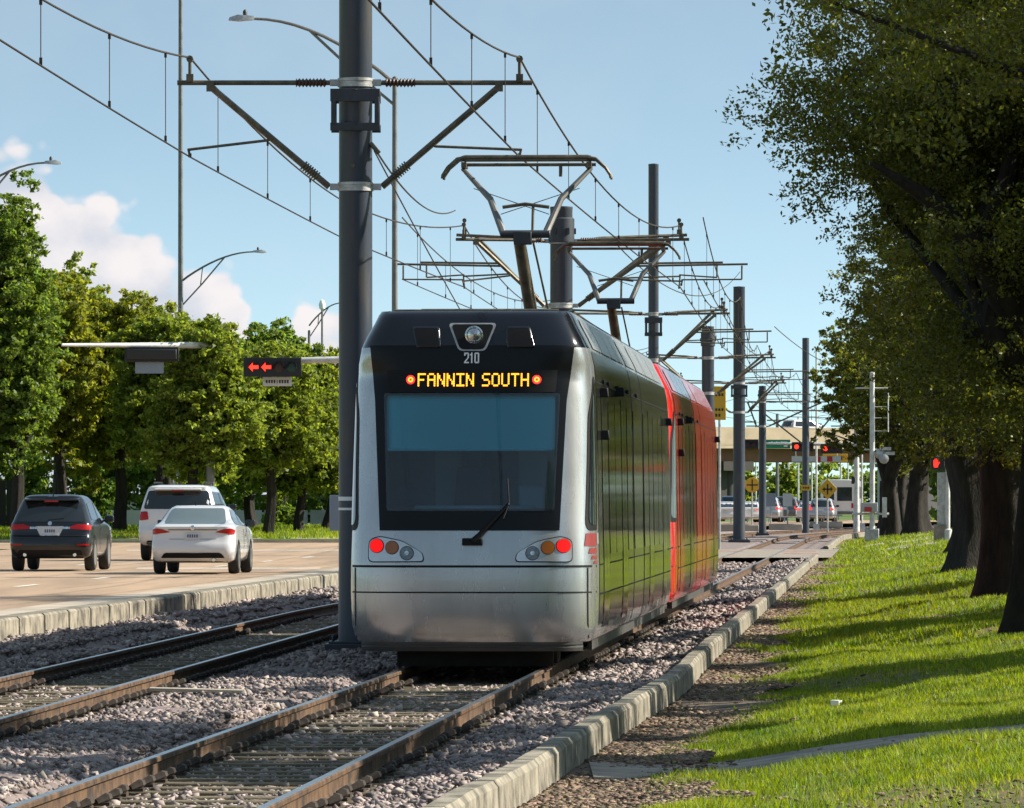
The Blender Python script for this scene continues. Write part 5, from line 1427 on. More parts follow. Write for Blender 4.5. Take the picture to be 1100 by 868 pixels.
street_lamp(305, 194, -40, 266, 284, 303, 330, .12, 'very tall grey pole left of the cloud, with one lamp arm at mid height', z0=.35)
street_lamp(230, -48, 120, 168, 63, 225, 250, .09, 'street lamp reaching in over the tallest tree at the left edge', z0=.2)
street_lamp(400, 332, 355, 322, 372, 350, 363, .10, 'small far street lamp above the trees by the big pole', z0=.4)
mb = MB(); D = 395; root = empty('camera_mast', (PX(346, D), D, .3), 0, 'thin far mast topped with a white round device above the trees', 'mast')
mb.tube([(0, 0, 0), (0, 0, PZ(330, D) - .3)], .06, 8); mb.build('pole', M['lamp_pole'], root)
mb = MB(); z = PZ(327, D) - .3; mb.lathe([(.02, z - .35), (.16, z - .25), (.2, z), (.12, z + .22), (.02, z + .28)], n=14); mb.build('device', M['white_paint'], root)
# thin white pole in the wood
mb = MB(); D = 256; mb.tube([(0, 0, 0), (0, 0, PZ(440, D) - .4)], .075, 8); mb.box((0, 0, .3), (.3, .3, .6))
o = mb.build('service_pole', M['white_pole']); o.location = (PX(188.5, D), D, .4); tag(o, 'thin white service pole among the trees behind the white SUV', 'pole')
for px, yt in ((296, 548), (322, 540)):
    mb = MB(); D = 285; mb.tube([(0, 0, 0), (0, 0, PZ(yt, D) - .4)], .10, 8); mb.box((0, 0, PZ(yt, D) - .35), (.28, .28, .12)); o = mb.build('service_pole', M['white_pole']); o.location = (PX(px, D), D, .4)
    tag(o, 'short white post at the foot of the far trees, ' + ('left one of two' if px == 296 else 'nearer the big pole'), 'pole', 'short white posts')

def h_signal(name, D, px, py, n, lit, label, back=False, w=None, parent=None, y_off=-.15):
    """horizontal traffic signal head with its lenses"""
    s = .36; W = n * s + .05
    x, z = PX(px, D), PZ(py, D)
    root = empty(name, (x, D + y_off, z), 0, label, 'traffic signal')
    mb = MB(); mb.box((0, 0, 0), (W + .16, .05, .55)); mb.build('backplate', M['signal_black'], root, bevel=.02)
    mb = MB(); mb.box((0, .12 if not back else -.12, 0), (W, .2, .38)); mb.build('housing', M['signal_black'], root, bevel=.03)
    for k in range(n):
        xx = -W / 2 + .025 + s * (k + .5); kind = lit[k] if k < len(lit) else 'off'
        f = -1 if not back else 1
        mb = MB()
        if kind == 'arrow':
            y = -.03
            mb.add([(xx - .14, y, 0), (xx - .02, y, .13), (xx - .02, y, .05), (xx + .14, y, .05), (xx + .14, y, -.05), (xx - .02, y, -.05), (xx - .02, y, -.13)], [(0, 1, 2, 3, 4, 5, 6)])
            mb.build('lens', M['signal_red'], root, smooth=False)
            mb = MB()
        if kind in ('off', 'green', 'red', 'orange'):
            mb.lathe([(.0, f * .035), (.08, f * .04), (.135, f * .03)], (xx, 0, 0), 'y', 16, caps=False)
            mb.build('lens', M[{'off': 'dead_signal', 'green': 'dead_green', 'red': 'signal_red', 'orange': 'signal_orange'}[kind]], root)
            mb = MB()
        pts = [(xx + .155 * math.cos(a), .155 * math.sin(a)) for a in np.linspace(-.3, PI + .3, 11)]
        mb.grid([[(a, f * .03, b) for a, b in pts], [(a, f * .22, b) for a, b in pts]]); mb.build('visor', M['signal_black'], root)
    return root
h_signal('traffic_signal', 190, 293, 394.5, 4, ['arrow', 'arrow', 'off', 'green'], 'horizontal traffic signal showing two red left arrows before the green trees')
h_signal('traffic_signal', 248.0, 163.5, 381, 5, [], 'dark traffic signal seen from behind on the left mast arm', back=True, y_off=-.3)
# mast arms
D = 249.5; root = empty('signal_mast', (PX(226, D), D, .35), 0, 'left signal mast with pale arm reaching out of a tree crown over the road', 'signal mast')
mb = MB(); z = PZ(371, D) - .35; mb.tube([(0, 0, z), (PX(66, 246) - PX(226, D), -3.3, z - .06)], [.13, .06], 10); mb.build('arm', M['white_pole'], root)
mb = MB(); mb.tube([(0, 0, 0), (0, 0, z + .25)], [.17, .14], 12); mb.lathe([(.25, -.1), (.25, .1), (.16, .12)], n=12); mb.build('post', M['lamp_pole'], root)
mb = MB(); mb.box((PX(163, D) - PX(226, D), -1.6, PZ(396, D) - .35), (1.05, .03, .42)); mb.tube([(PX(163, D) - PX(226, D), -1.57, PZ(396, D) - .35), (PX(163, D) - PX(226, D), -1.4, z - .02)], .02, 6); mb.build('street_sign', M['sign_grey'], root)
D = 190.3; xr = -.2 - 2.6; root = empty('signal_mast', (kerbl(190) - .9, D, ROADZ), 0, 'signal mast whose pale arm carries the red arrows, post hidden behind the tram', 'signal mast')
z = PZ(388, D) - ROADZ; x0 = root.location.x
mb = MB(); mb.tube([(0, 0, z + .1), (PX(276, D) - x0, 0, z)], [.13, .07], 10); mb.build('arm', M['white_pole'], root)
mb = MB(); mb.tube([(0, 0, 0), (0, 0, z + .4)], [.17, .13], 12); mb.lathe([(.25, -.1), (.25, .1), (.16, .12)], n=12); mb.build('post', M['white_pole'], root)
sg = MB(); sg.box((PX(298, D) - x0, -.15, PZ(410, D) - ROADZ), (.82, .025, .26)); sgo = sg.build('street_sign', M['sign_white'], root, bevel=.02)
mb = MB()
for k in range(9): mb.box((PX(298, D) - x0 - .3 + .075 * k, -.166, PZ(410, D) - ROADZ), (.045 if k != 4 else .02, .01, .09))
mb.build('sign_text', M['ink'], sgo)
# bluish panel behind the big pole
D = 150; root = empty('sign_board', (PX(372, D), D, ROADZ), 0, 'blue grey sign back on a thin post at the left of the big pole', 'sign')
mb = MB(); mb.box((0, 0, PZ(551, D) - ROADZ), (.75, .03, .80)); mb.build('panel', M['sign_grey'], root, bevel=.02)
mb = MB(); mb.tube([(0, .04, -.1), (0, .04, PZ(535, D) - ROADZ)], .03, 8); mb.build('post', M['galv'], root)

# yellow two-part sign right of the red tram
D = 262; root = empty('yellow_sign', (PX(773, D), D, 0), 0, 'tall yellow sign beside the short collared pole, above the red tram', 'sign')
mb = MB(); mb.box((0, 0, PZ(433, D)), (.50, .04, 1.32)); sg = mb.build('panel', M['sign_yellow'], root, bevel=.02)
mb = MB()
for z0, n, h in ((440, 3, .10), (446, 2, .12), (424, 3, .1)):
    for k in range(n): mb.box((-.13 + .12 * k, -.024, PZ(z0, D)), (.08, .01, h))
mb.build('sign_text', M['ink'], sg)
mb = MB(); mb.tube([(0, .06, -.1), (0, .06, PZ(418, D))], .05, 8); mb.build('post', M['galv'], root)

# right crossing equipment --------------------------------------------------
D = 300; x = PX(937, D); zb = lz(x, D)
root = empty('crossing_mast', (x, D, zb), 0, 'white crossing mast with cross arm and box at its foot, left of the oak trunks', 'crossing mast')
zt = PZ(400, D) - zb
mb = MB(); mb.lathe([(.12, 0), (.11, zt), (.01, zt + .02)], n=14); mb.build('pole', M['white_pole'], root)
mb = MB(); z = PZ(417, D) - zb; mb.tube([(-.75, 0, z), (.70, 0, z)], .035, 8); mb.build('cross_arm', M['white_pole'], root)
mb = MB(); xx = PX(954, D) - x
mb.tube([(xx, 0, PZ(422, D) - zb), (xx, 0, PZ(464, D) - zb)], .03, 6)
for yy in (437, 449, 463): mb.tube([(0, 0, PZ(yy, D) - zb), (xx, 0, PZ(yy, D) - zb)], .014, 5)
mb.build('side_ladder', M['white_pole'], root)
mb = MB(); mb.box((-.02, 0, .28), (.62, .5, .56)); mb.build('base_box', M['galv'], root, bevel=.03)
mb = MB(); mb.box((-.15, -.1, PZ(545, D) - zb), (.75, .3, .42)); mb.build('relay_box', M['wall_pale'], root, bevel=.02)
mb = MB(); mb.tube([(-.9, 0, PZ(552, D) - zb), (.75, 0, PZ(552, D) - zb)], .05, 6); mb.box((.55, -.05, PZ(545, D) - zb), (.2, .2, .9)); mb.build('gate_arm_stub', M['white_pole'], root)
mb = MB(); mb.box((-.2, -.27, PZ(547, D) - zb), (.32, .03, .2)); mb.build('small_sign', M['sign_red'], root)
mb = MB(); z = PZ(483, D) - zb; mb.tube([(-.35, 0, z), (.75, 0, z)], .035, 6); mb.build('lamp_bracket', M['white_pole'], root)
for k, (pxx, pyy) in enumerate(((945, 488), (949, 493))):
    mb = MB(); xx = PX(pxx, D) - x; mb.lathe([(.02, .05), (.22, .02), (.22, -.01), (.1, -.06)], (xx, -.15 - .2 * k, PZ(pyy, D) - zb), 'y', 16); mb.box((xx + .25, -.1, PZ(pyy - 6, D) - zb), (.5, .25, .15)); mb.build('warning_lamp', M['galv'], root)

D = 300; x = PX(1012, 245); D = 245; zb = lz(x, D)
root = empty('pedestrian_signal', (x, D, zb), 0, 'pedestrian signal showing a red hand, on a grey post against the oaks', 'pedestrian signal')
mb = MB(); xx = PX(1018, D) - x; mb.lathe([(.16, 0), (.16, .45), (.09, .5), (.085, PZ(483, D) - zb), (.01, PZ(482, D) - zb)], (xx, 0, 0), n=14); mb.build('post', M['white_pole'], root)
mb = MB(); mb.box((PX(1012.5, D) - x, .15, (PZ(507, D) + PZ(567, D)) / 2 - zb), (.36, .3, PZ(507, D) - PZ(567, D))); mb.build('cabinet', M['galv'], root, bevel=.03)
mb = MB(); mb.box((PX(1010, D) - x, .1, .32), (.46, .4, .66)); mb.build('plinth', M['concrete'], root, bevel=.03)
mb = MB(); xh = PX(1007, D) - x; zh_ = PZ(497.5, D) - zb; mb.box((xh, -.1, zh_), (.50, .22, .48)); mb.grid([[(xh - .25, -.21, zh_ + .24), (xh + .25, -.21, zh_ + .24)], [(xh - .25, -.38, zh_ + .22), (xh + .25, -.38, zh_ + .22)]]); hs = mb.build('signal_head', M['signal_black'], root, bevel=.02)
mb = MB(); yh = -.215
hx = xh - .07
mb.add([(hx - .07, yh, zh_ - .16), (hx + .07, yh, zh_ - .16), (hx + .10, yh, zh_ - .02), (hx + .08, yh, zh_ + .02), (hx - .09, yh, zh_ + .02), (hx - .09, yh, zh_ - .06)], [(0, 1, 2, 3, 4, 5)])
for k, h in enumerate((.09, .14, .15, .11)): mb.box((hx - .072 + .045 * k, yh, zh_ + .02 + h / 2), (.036, .004, h))
mb.add([(hx + .09, yh, zh_ - .08), (hx + .15, yh, zh_ + .03), (hx + .12, yh, zh_ + .06), (hx + .08, yh, zh_ + .0)], [(0, 1, 2, 3)])
mb.build('red_hand', M['hand_red'], hs, smooth=False)

D = 395; x = PX(920, D); zb = .05
root = empty('signal_pole', (x, D, zb), 0, 'far pale signal pole with orange lamps right of the white shuttle bus', 'signal pole')
mb = MB(); mb.lathe([(.2, -.1), (.17, 2), (.15, PZ(415, D) - zb), (.01, PZ(414.5, D) - zb)], n=14); mb.build('pole', M['white_pole'], root)
for pxx, pyy, m in ((923, 483, 'signal_orange'), (918, 490, 'dead_signal'), (918.5, 516, 'dead_signal')):
    xx = PX(pxx, D) - x; z = PZ(pyy, D) - zb
    mb = MB(); mb.box((xx, .05, z), (.42, .3, .42)); hd = mb.build('signal_head', M['signal_black'], root, bevel=.03)
    mb = MB(); mb.lathe([(.0, -.14), (.15, -.13), (.17, -.11)], (xx, 0, z), 'y', 14, caps=False); mb.build('lens', M[m], hd)
mb = MB(); z = PZ(478, D) - zb; mb.tube([(0, 0, z), (PX(798, D) - x, 0, z + .12)], [.11, .06], 10); mb.build('arm', M['white_pole'], root)
D = 395
h_signal('traffic_signal', D, 862, 480, 3, ['red', 'off', 'off'], 'far traffic signal showing red right of the green road sign', y_off=-.3)
h_signal('traffic_signal', D, 893, 482, 3, ['red', 'off', 'off'], 'far traffic signal showing red above the yellow clearance sign', y_off=-.3)
h_signal('traffic_signal', D, 803, 477, 3, ['off', 'off', 'off'], 'far unlit traffic signal left of the green road sign', y_off=-.3)
def board(name, D, px, py, w, h, m, label, cat='sign', ink=None, rot=False, post=None, border=None):
    root = empty(name, (PX(px, D), D, 0.0), 0, label, cat); z = PZ(py, D)
    mb = MB()
    if rot: mb.prism([(0, z - h / 2), (w / 2, z), (0, z + h / 2), (-w / 2, z)], -.02, .02)
    elif rot is None: mb.lathe([(w / 2, -.02), (w / 2, .02)], (0, 0, z), 'y', 20)
    else: mb.box((0, 0, z), (w, .04, h))
    pn = mb.build('panel', M[m], root, bevel=.01)
    if ink:
        mb = MB()
        for (a, b, c, d) in ink[1]: mb.box((a, -.028, z + b), (c, .012, d))
        mb.build('sign_text', M[ink[0]], pn)
    if post: mb = MB(); mb.tube([(0, .06, -.1), (0, .06, z)], post, 8); mb.build('post', M['galv'], root)
    else: mb = MB(); mb.box((0, .06, z), (.06, .1, h * .9)); mb.build('bracket', M['galv'], root)
    return root
board('road_sign', 395.0, 833, 477, 1.75, .52, 'sign_green', 'green road sign with white lettering hanging before the overpass', ink=('white_paint', [(-.35 + .14 * k, .08 if k % 2 else .05, .09, .14) for k in range(6)] + [(.55, .1, .3, .08), (.6, -.12, .22, .08)]))
board('clearance_sign', 500, 897, 492, 1.85, .62, 'sign_yellow', 'yellow clearance sign with black figures on the dark underside of the overpass', ink=('ink', [(-.55, 0, .07, .3), (-.38, 0, .14, .3), (-.2, .1, .06, .1), (-.06, 0, .16, .3), (.12, .1, .1, .08), (.3, 0, .07, .3), (.46, 0, .18, .3), (.66, .06, .07, .14)]))
board('warning_sign', 380, 889, 525.5, 1.12, 1.18, 'sign_yellow', 'yellow diamond warning sign with black crossing symbol before the shuttle bus', rot=True, post=.05, ink=('ink', [(0, 0, .08, .60), (0, 0, .56, .08), (-.2, 0, .05, .26), (.2, 0, .05, .26)]))
board('warning_sign', 420, 808, 521, .95, .95, 'sign_yellow', 'round yellow railway crossing warning sign right of the tall thick pole', rot=None, post=.05, ink=('ink', [(0, 0, .08, .7), (0, 0, .7, .08)]))
board('sign_board', 430, 828, 537, .62, .85, 'sign_grey', 'small grey sign back behind the short thin pole', post=.05)
board('sign_board', 440, 846, 537, .62, .85, 'sign_white', 'small white sign above the red car', post=.05)
# red and white striped clearance bar
D = 440; root = empty('striped_bar', (PX(877, D), D, PZ(493, D)), 0, 'red and white striped bar hanging below the far red signals', 'barrier bar')
W = PX(903, D) - PX(850, D); mb = MB(); mb.box((0, .03, 0), (W, .06, .36)); bar = mb.build('bar', M['sign_white'], root)
for k in (-1, 0, 1):
    mb = MB(); mb.box((k * W * .24 + .1, -.004, 0), (W * .11, .012, .34)); mb.build('red_stripe', M['sign_red'], bar)
for s in (-1, 1): 
    mb = MB(); mb.tube([(s * W * .42, .03, .15), (s * W * .42, .03, 1.1)], .03, 6); mb.build('hanger', M['galv'], root)
# thin poles
for px, D, yt, r, lab in ((877, 400, 374, .07, 'thin pale pole between the plaque pole and the yellow diamond sign'), (371 + 555, 410, 440, .06, 'thin grey pole right of the far signal pole')):
    mb = MB(); mb.tube([(0, 0, 0), (0, 0, PZ(yt, D))], [r, r * .8], 8); mb.box((0, 0, .2), (.35, .35, .4)); o = mb.build('service_pole', M['white_pole']); o.location = (PX(px, D), D, .0); tag(o, lab, 'pole')
# low railing along the far road
def railing(px0, px1, D, label):
    a, b = PX(px0, D), PX(px1, D); root = empty('guard_rail', (a, D, .05), 0, label, 'railing')
    mb = MB(); mb.box(((b - a) / 2, 0, .22), (b - a, .18, .36)); mb.build('low_wall', M['gutter'], root, bevel=.03)
    mb = MB(); mb.tube([(0, 0, .80), (b - a, 0, .80)], .035, 6); mb.build('top_rail', M['galv'], root)
    x = 0
    while x <= b - a: 
        mb = MB(); mb.tube([(x, 0, .5), (x, 0, .82)], .035, 6); mb.build('rail_post', M['galv'], root); x += .9
railing(768, 815, 372, 'low wall with railing left of the short thin pole by the tracks')
railing(826, 862, 385, 'low wall with railing left of the plaque pole by the tracks')
railing(870, 905, 428, 'low wall with railing behind the yellow diamond sign')

# ================================================================== OVERPASS AND FAR VIEW
D = 660; root = empty('overpass', (PX(850, D), D, 0), 0.58, 'beige highway overpass with brown girders crossing the far background', 'overpass')
mb = MB(); za, zb_ = PZ(479, D), PZ(462, D); X0, X1 = -75, 90
mb.box(((X0 + X1) / 2, 0, (za + zb_) / 2), (X1 - X0, .5, zb_ - za)); mb.box(((X0 + X1) / 2, .1, zb_ + .12), (X1 - X0, .7, .25))
mb.build('parapet', M['bridge'], root)
mb = MB(); mb.box(((X0 + X1) / 2, 6.5, za - .1), (X1 - X0, 13.5, .35)); mb.build('deck', M['bridge'], root)
mb = MB()
for k in range(6): mb.box(((X0 + X1) / 2, 1.2 + 2.1 * k, (PZ(497, D) + PZ(481, D)) / 2), (X1 - X0, .5, PZ(481, D) - PZ(495, D)))
mb.build('girders', M['bridge_girder'], root)
for xx in (-72, -40, PX(783, D) - root.location.x, 24, 60):
    mb = MB(); mb.box((xx, 6.5, PZ(497, D) - .35), (3.6, 12.5, .9)); 
    for yy in (2, 6.5, 11): mb.lathe([(.7, -1), (.7, PZ(497, D) - .5)], (xx, yy, 0), n=14)
    mb.build('pier', M['bridge_dark'], root)
mb = MB(); mb.box((PX(765, D) - root.location.x, 6.5, 2.2), (5.2, 10, 5.6)); mb.build('abutment', M['bridge_dark'], root)
far_car(BIG, 843, 664, 'car_white', 'white SUV driving along the top of the overpass', 'big', lit=False, z=PZ(479, 660) + .5, rz=-PI / 2 + .58, grp=None, s=1.1)
# utility poles and trees beyond the overpass
UG = 'utility poles beyond the overpass'
for k, (px, D, yt, r, lab) in enumerate(((799, 720, 499, .13, 'brown utility pole beyond the overpass, nearest the tall thick pole'), (812, 760, 497, .09, 'thin pale utility pole beyond the overpass left of the short thin pole'), (835, 705, 497, .2, 'brown utility pole beyond the overpass right of the short thin pole'),
        (847, 800, 497, .12, 'thin utility pole beyond the overpass above the white sign'), (857.5, 730, 497, .12, 'pale utility pole beyond the overpass left of the plaque pole'), (872, 740, 497, .1, 'pale utility pole beyond the overpass right of the plaque pole'),
        (903, 760, 497, .12, 'pale utility pole beyond the overpass above the shuttle bus'), (911, 800, 497, .1, 'thin utility pole beyond the overpass left of the signal pole'))):
    root = empty('utility_pole', (PX(px, D), D, -.1), 0, lab, 'utility pole', UG)
    mb = MB(); mb.tube([(0, 0, 0), (0, 0, 11)], [r, r * .75], 8); mb.build('pole', M['lamp_pole'] if k in (0, 2) else M['white_pole'], root)
    mb = MB(); mb.box((0, 0, 10.3), (2.2, .12, .14)); mb.build('cross_arm', M['lamp_pole'], root)
for k, (px, D, yt, hw, leaf, lab) in enumerate(((806, 780, 512, 18, 'leaf_left', 'small round tree beyond the overpass by the yellow disc sign'), (843, 800, 503, 17, 'leaf_left', 'tree beyond the overpass above the red car'), (868, 840, 516, 16, 'leaf_left_dark', 'dark tree beyond the overpass behind the plaque pole'), (905, 860, 510, 26, 'leaf_left', 'tree beyond the overpass behind the shuttle bus'), (945, 820, 505, 30, 'leaf_left_dark', 'tree beyond the overpass behind the white crossing mast'), (985, 600, 500, 40, 'leaf_left', 'far tree glimpsed between the right oak trunks'), (770, 820, 508, 18, 'leaf_left_dark', 'tree beyond the overpass at its dark abutment'))):
    x = PX(px, D); ppm = F / D; zt = PZ(yt, D)
    tree('street_tree', (x, D, -.05), .3, 1.5, [((x, D, zt * .62), (hw / ppm, hw / ppm, zt * .40))], 60, 90, .5, .3, leaf, lab, 'tree', 'far trees beyond the overpass', 80 + k, rmin=.7, rmax=1.3, nlimb=4)
def far_block(px0, px1, D, yt, m, label):
    a, b = PX(px0, D), PX(px1, D); root = empty('building', ((a + b) / 2, D, -.1), 0, label, 'building'); h = PZ(yt, D)
    mb = MB(); mb.box((0, 5, h / 2), (b - a, 10, h)); mb.build('wall', M[m], root)
    mb = MB(); mb.box((0, 5, h + .15), (b - a + .6, 10.6, .3)); mb.build('roof', M['bridge_dark'], root)
    n = max(2, int((b - a) / 3))
    for k in range(n):
        mb = MB(); mb.box((-(b - a) / 2 + (k + .5) * (b - a) / n, -.01, h * .55), (1.4, .06, 1.3)); mb.build('window', M['car_glass'], root)
far_block(830, 905, 1000, 520, 'wall_pale', 'long pale building low in the distance beyond the overpass')
far_block(950, 1040, 520, 500, 'wall_pale', 'pale building behind the right oak trunks')
far_block(-80, 380, 380, 535, 'wall_pale', 'pale building half hidden behind the left trees')
mb = MB()
rng = np.random.default_rng(5); n = 120
cen = np.stack([rng.uniform(PX(700, 1100), PX(1100, 1100), n), rng.uniform(1080, 1120, n), rng.uniform(0, 7.5, n)], -1)
o = leaf_cloud('wood', cen, rng.uniform(1.6, 3, n), 60, 1.0, .6, M['leaf_left_dark'], None, (0, 0, 0), rng); o['kind'] = 'stuff'; tag(o, 'hazy line of far trees on the horizon under the overpass', 'trees')

def side_wood():
    rng = np.random.default_rng(17); n = 1500
    y = rng.uniform(40, 560, n); x = A_cx(y) + rng.uniform(24, 30, n); z = rng.uniform(.3, 9.5, n)
    k = 650; y[:k] = rng.uniform(425, 450, k); x[:k] = rng.uniform(28, 84, k); z[:k] = rng.uniform(.3, 14, k)  # far block of trees, added to fill the gap mirrored in the tram side
    o = leaf_cloud('wood', np.stack([x, y, z], -1), rng.uniform(1.0, 2.0, n), 60, .8, .5, M['leaf_left_dark'], None, (0, 0, 0), rng); o['kind'] = 'stuff'
    tag(o, 'dark band of trees added beyond the lawn to fill the tram side reflections', 'trees')
side_wood()
def rear_wood():                 # the oak row goes on behind the viewer; the tram's glass and silver mirror it
    rng = np.random.default_rng(19); n = 260
    y = rng.uniform(-90, 16, n); x = np.where(rng.uniform(0, 1, n) < .6, rng.uniform(7, 14, n), rng.uniform(-34, -24, n)); z = rng.uniform(2.5, 10, n)
    o = leaf_cloud('wood', np.stack([x, y, z], -1), rng.uniform(1.0, 1.9, n), 60, .6, .4, M['leaf_oak'], None, (0, 0, 0), rng); o['kind'] = 'stuff'
    tag(o, 'oaks along both sides behind the viewpoint', 'trees')
rear_wood()
# ================================================================== LIGHT, SKY, CAMERA
SUN_AZ, SUN_EL = math.radians(83), math.radians(34)
sc = bpy.context.scene
w = bpy.data.worlds.new('World'); sc.world = w; w.use_nodes = True
nt = w.node_tree; n = nt.nodes; l = nt.links
bg = n['Background']; bg.inputs['Strength'].default_value = 0.125
tc = n.new('ShaderNodeTexCoord'); sep = n.new('ShaderNodeSeparateXYZ'); l.new(tc.outputs['Generated'], sep.inputs[0])
def math_(op, a, b=None, c=None):
    m = n.new('ShaderNodeMath'); m.operation = op
    for i, v in enumerate((a, b, c)):
        if v is None: continue
        if isinstance(v, (int, float)): m.inputs[i].default_value = v
        else: l.new(v, m.inputs[i])
    return m.outputs[0]
def smooth(v, a, b):
    mr = n.new('ShaderNodeMapRange'); mr.interpolation_type = 'SMOOTHSTEP'
    mr.inputs['From Min'].default_value = a; mr.inputs['From Max'].default_value = b
    l.new(v, mr.inputs['Value']); return mr.outputs['Result']
sky = n.new('ShaderNodeTexSky'); sky.sky_type = 'NISHITA'; sky.sun_disc = False
sky.sun_elevation = SUN_EL; sky.sun_rotation = SUN_AZ; sky.air_density = 1.0; sky.dust_density = 0.6; sky.ozone_density = 2.0; sky.altitude = 0
# the sky gradient is looked up a little higher than the true direction, so blue starts low over the horizon
zz = math_('MULTIPLY_ADD', math_('MAXIMUM', sep.outputs['Z'], 0.0), 5.5, 0.05)
zc = math_('MINIMUM', zz, math_('ADD', sep.outputs['Z'], 0.42))
cmb = n.new('ShaderNodeCombineXYZ'); l.new(sep.outputs['X'], cmb.inputs['X']); l.new(sep.outputs['Y'], cmb.inputs['Y']); l.new(zc, cmb.inputs['Z'])
nrm = n.new('ShaderNodeVectorMath'); nrm.operation = 'NORMALIZE'; l.new(cmb.outputs[0], nrm.inputs[0]); l.new(nrm.outputs[0], sky.inputs['Vector'])
# cumulus bank low on the left of north: azimuth tangent and elevation in direction space
ysafe = math_('MAXIMUM', sep.outputs['Y'], 0.05)
az = math_('DIVIDE', sep.outputs['X'], ysafe); el = math_('DIVIDE', sep.outputs['Z'], ysafe)
cv = n.new('ShaderNodeCombineXYZ'); l.new(az, cv.inputs['X']); l.new(math_('MULTIPLY', el, 1.25), cv.inputs['Y'])
def noise(scale, detail=6, rough=.55, off=0.0):
    t = n.new('ShaderNodeTexNoise'); t.inputs['Scale'].default_value = scale; t.inputs['Detail'].default_value = detail; t.inputs['Roughness'].default_value = rough
    mp = n.new('ShaderNodeMapping'); mp.inputs['Location'].default_value = (off, off * .7, off * .3); l.new(cv.outputs[0], mp.inputs['Vector']); l.new(mp.outputs[0], t.inputs['Vector']); return t.outputs['Fac']
crv = n.new('ShaderNodeFloatCurve')
u = math_('MULTIPLY_ADD', az, 5.0, 0.5); l.new(u, crv.inputs['Value'])        # az -0.1 .. 0.1 -> 0 .. 1
cm = crv.mapping.curves[0]
prof = [(0.0, .58), (.08, .60), (.118, .60), (.142, .582), (.16, .55), (.174, .52), (.19, .512), (.222, .49), (.235, .47), (.247, .43), (.262, .417), (.285, .41), (.30, .356), (.307, .30), (.318, .25), (.33, .30), (.342, .332), (.36, .335), (.38, .30), (.41, .2), (.5, .1), (1.0, .05)]
cm.points[0].location = prof[0]; cm.points[1].location = prof[-1]
for p in prof[1:-1]: cm.points.new(*p)
crv.mapping.update()
top = math_('MULTIPLY', crv.outputs[0], 0.0885)
edge = math_('ADD', math_('SUBTRACT', top, el), math_('MULTIPLY', math_('SUBTRACT', noise(60, 7, .58), 0.5), 0.008))
def billow(scale, amp, e):
    vo = n.new('ShaderNodeTexVoronoi'); vo.feature = 'SMOOTH_F1'; vo.inputs['Scale'].default_value = scale; vo.inputs['Smoothness'].default_value = 0.2
    ad = n.new('ShaderNodeVectorMath'); ad.operation = 'ADD'; l.new(cv.outputs[0], ad.inputs[0])
    nz_ = n.new('ShaderNodeTexNoise'); nz_.inputs['Scale'].default_value = scale * .8; l.new(cv.outputs[0], nz_.inputs['Vector'])
    sc_ = n.new('ShaderNodeVectorMath'); sc_.operation = 'SCALE'; sc_.inputs['Scale'].default_value = .45 / scale; l.new(nz_.outputs['Color'], sc_.inputs[0]); l.new(sc_.outputs[0], ad.inputs[1])
    l.new(ad.outputs[0], vo.inputs['Vector'])
    return math_('ADD', e, math_('MULTIPLY', math_('SUBTRACT', 0.42, vo.outputs['Distance']), amp)), vo.outputs['Distance']
edge, b1 = billow(130, 0.010, edge)
edge, b2 = billow(300, 0.005, edge)
cloud = math_('MULTIPLY', smooth(edge, -0.0010, 0.0024), smooth(sep.outputs['Y'], 0.5, 0.8))
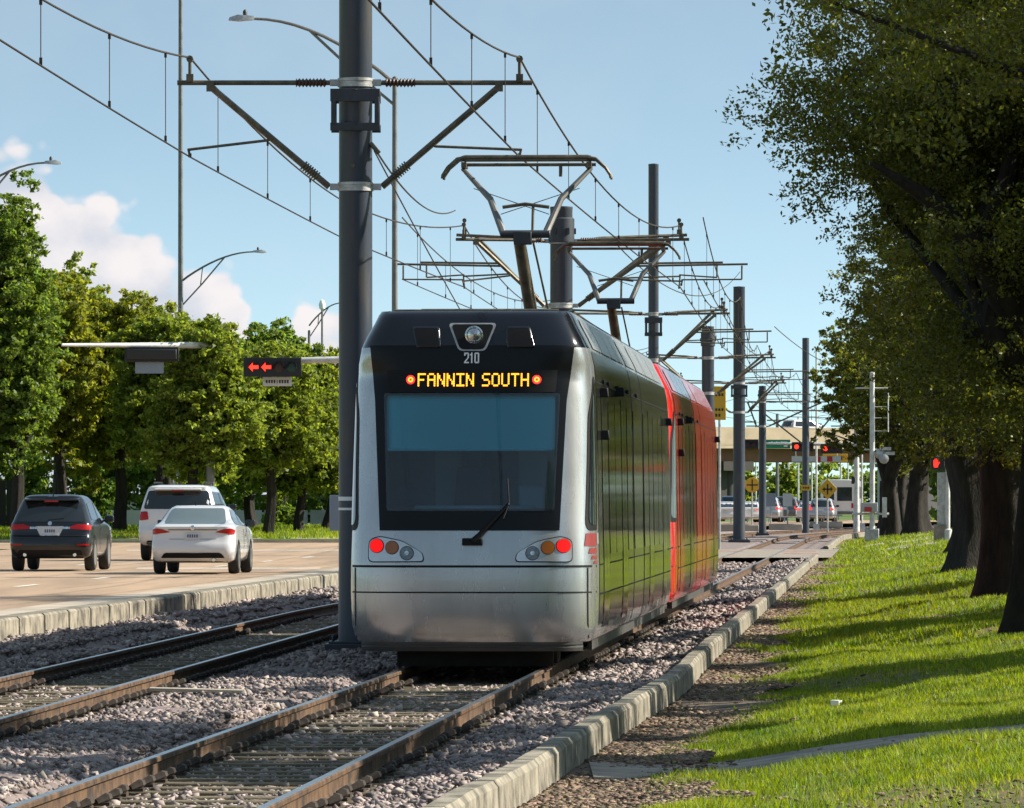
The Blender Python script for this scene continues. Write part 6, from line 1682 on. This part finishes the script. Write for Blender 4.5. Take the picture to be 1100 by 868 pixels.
# thin high veil
veil = math_('MULTIPLY', smooth(noise(16, 5, .6, 3.1), 0.35, 0.8), 0.25)
shade = smooth(math_('SUBTRACT', math_('ADD', noise(55, 6, .6, 1.7), math_('MULTIPLY', math_('SUBTRACT', edge, 0.02), -9)), math_('MULTIPLY', math_('SUBTRACT', b1, .3), .45)), 0.2, 0.75)
ccol = n.new('ShaderNodeMix'); ccol.data_type = 'RGBA'; l.new(shade, ccol.inputs['Factor'])
ccol.inputs['A'].default_value = (2.35, 2.6, 3.05, 1); ccol.inputs['B'].default_value = (4.1, 3.8, 3.75, 1)
tint = n.new('ShaderNodeMix'); tint.data_type = 'RGBA'; tint.blend_type = 'MULTIPLY'; tint.inputs['Factor'].default_value = 1.0
l.new(sky.outputs['Color'], tint.inputs['A']); tint.inputs['B'].default_value = (0.86, 1.13, 0.99, 1)
m1 = n.new('ShaderNodeMix'); m1.data_type = 'RGBA'; l.new(veil, m1.inputs['Factor']); hsv = n.new('ShaderNodeHueSaturation'); hsv.inputs['Saturation'].default_value = 0.71; hsv.inputs['Value'].default_value = 0.82; l.new(tint.outputs['Result'], hsv.inputs['Color']); l.new(hsv.outputs['Color'], m1.inputs['A']); m1.inputs['B'].default_value = (2.9, 3.2, 3.4, 1)
m2 = n.new('ShaderNodeMix'); m2.data_type = 'RGBA'; l.new(math_('MULTIPLY', cloud, 0.92), m2.inputs['Factor']); l.new(m1.outputs['Result'], m2.inputs['A']); l.new(ccol.outputs['Result'], m2.inputs['B'])
l.new(m2.outputs['Result'], bg.inputs['Color'])

sd = bpy.data.lights.new('sun', 'SUN'); sd.energy = 4.8; sd.angle = math.radians(0.5); sd.color = (1.0, 0.93, 0.80)
so = bpy.data.objects.new('sun', sd); C.objects.link(so)
dv = Vector((math.sin(SUN_AZ) * math.cos(SUN_EL), math.cos(SUN_AZ) * math.cos(SUN_EL), math.sin(SUN_EL)))
so.rotation_euler = dv.to_track_quat('Z', 'Y').to_euler(); so.location = (60, 40, 60)

cd = bpy.data.cameras.new('camera'); cam = bpy.data.objects.new('camera', cd); C.objects.link(cam)
cam.location = (0, 0, EYE); cam.rotation_euler = (PI / 2, 0, 0)
cd.sensor_width = 36; cd.lens = 36 * F / 1100; cd.shift_y = (HOR - 434) / 1100
cd.clip_start = 1; cd.clip_end = 20000
sc.camera = cam
vs = sc.view_settings; vs.view_transform = 'Standard'; vs.look = 'None'; vs.exposure = 0.95; vs.gamma = 1.0; vs.use_curve_mapping = False
cy = sc.cycles; cy.use_denoising = True; cy.denoiser = 'OPENIMAGEDENOISE'; cy.max_bounces = 8; cy.diffuse_bounces = 3; cy.glossy_bounces = 4; cy.transparent_max_bounces = 12
cy.use_adaptive_sampling = True; cy.adaptive_threshold = 0.015; cy.caustics_reflective = False; cy.caustics_refractive = False; cy.sample_clamp_indirect = 6
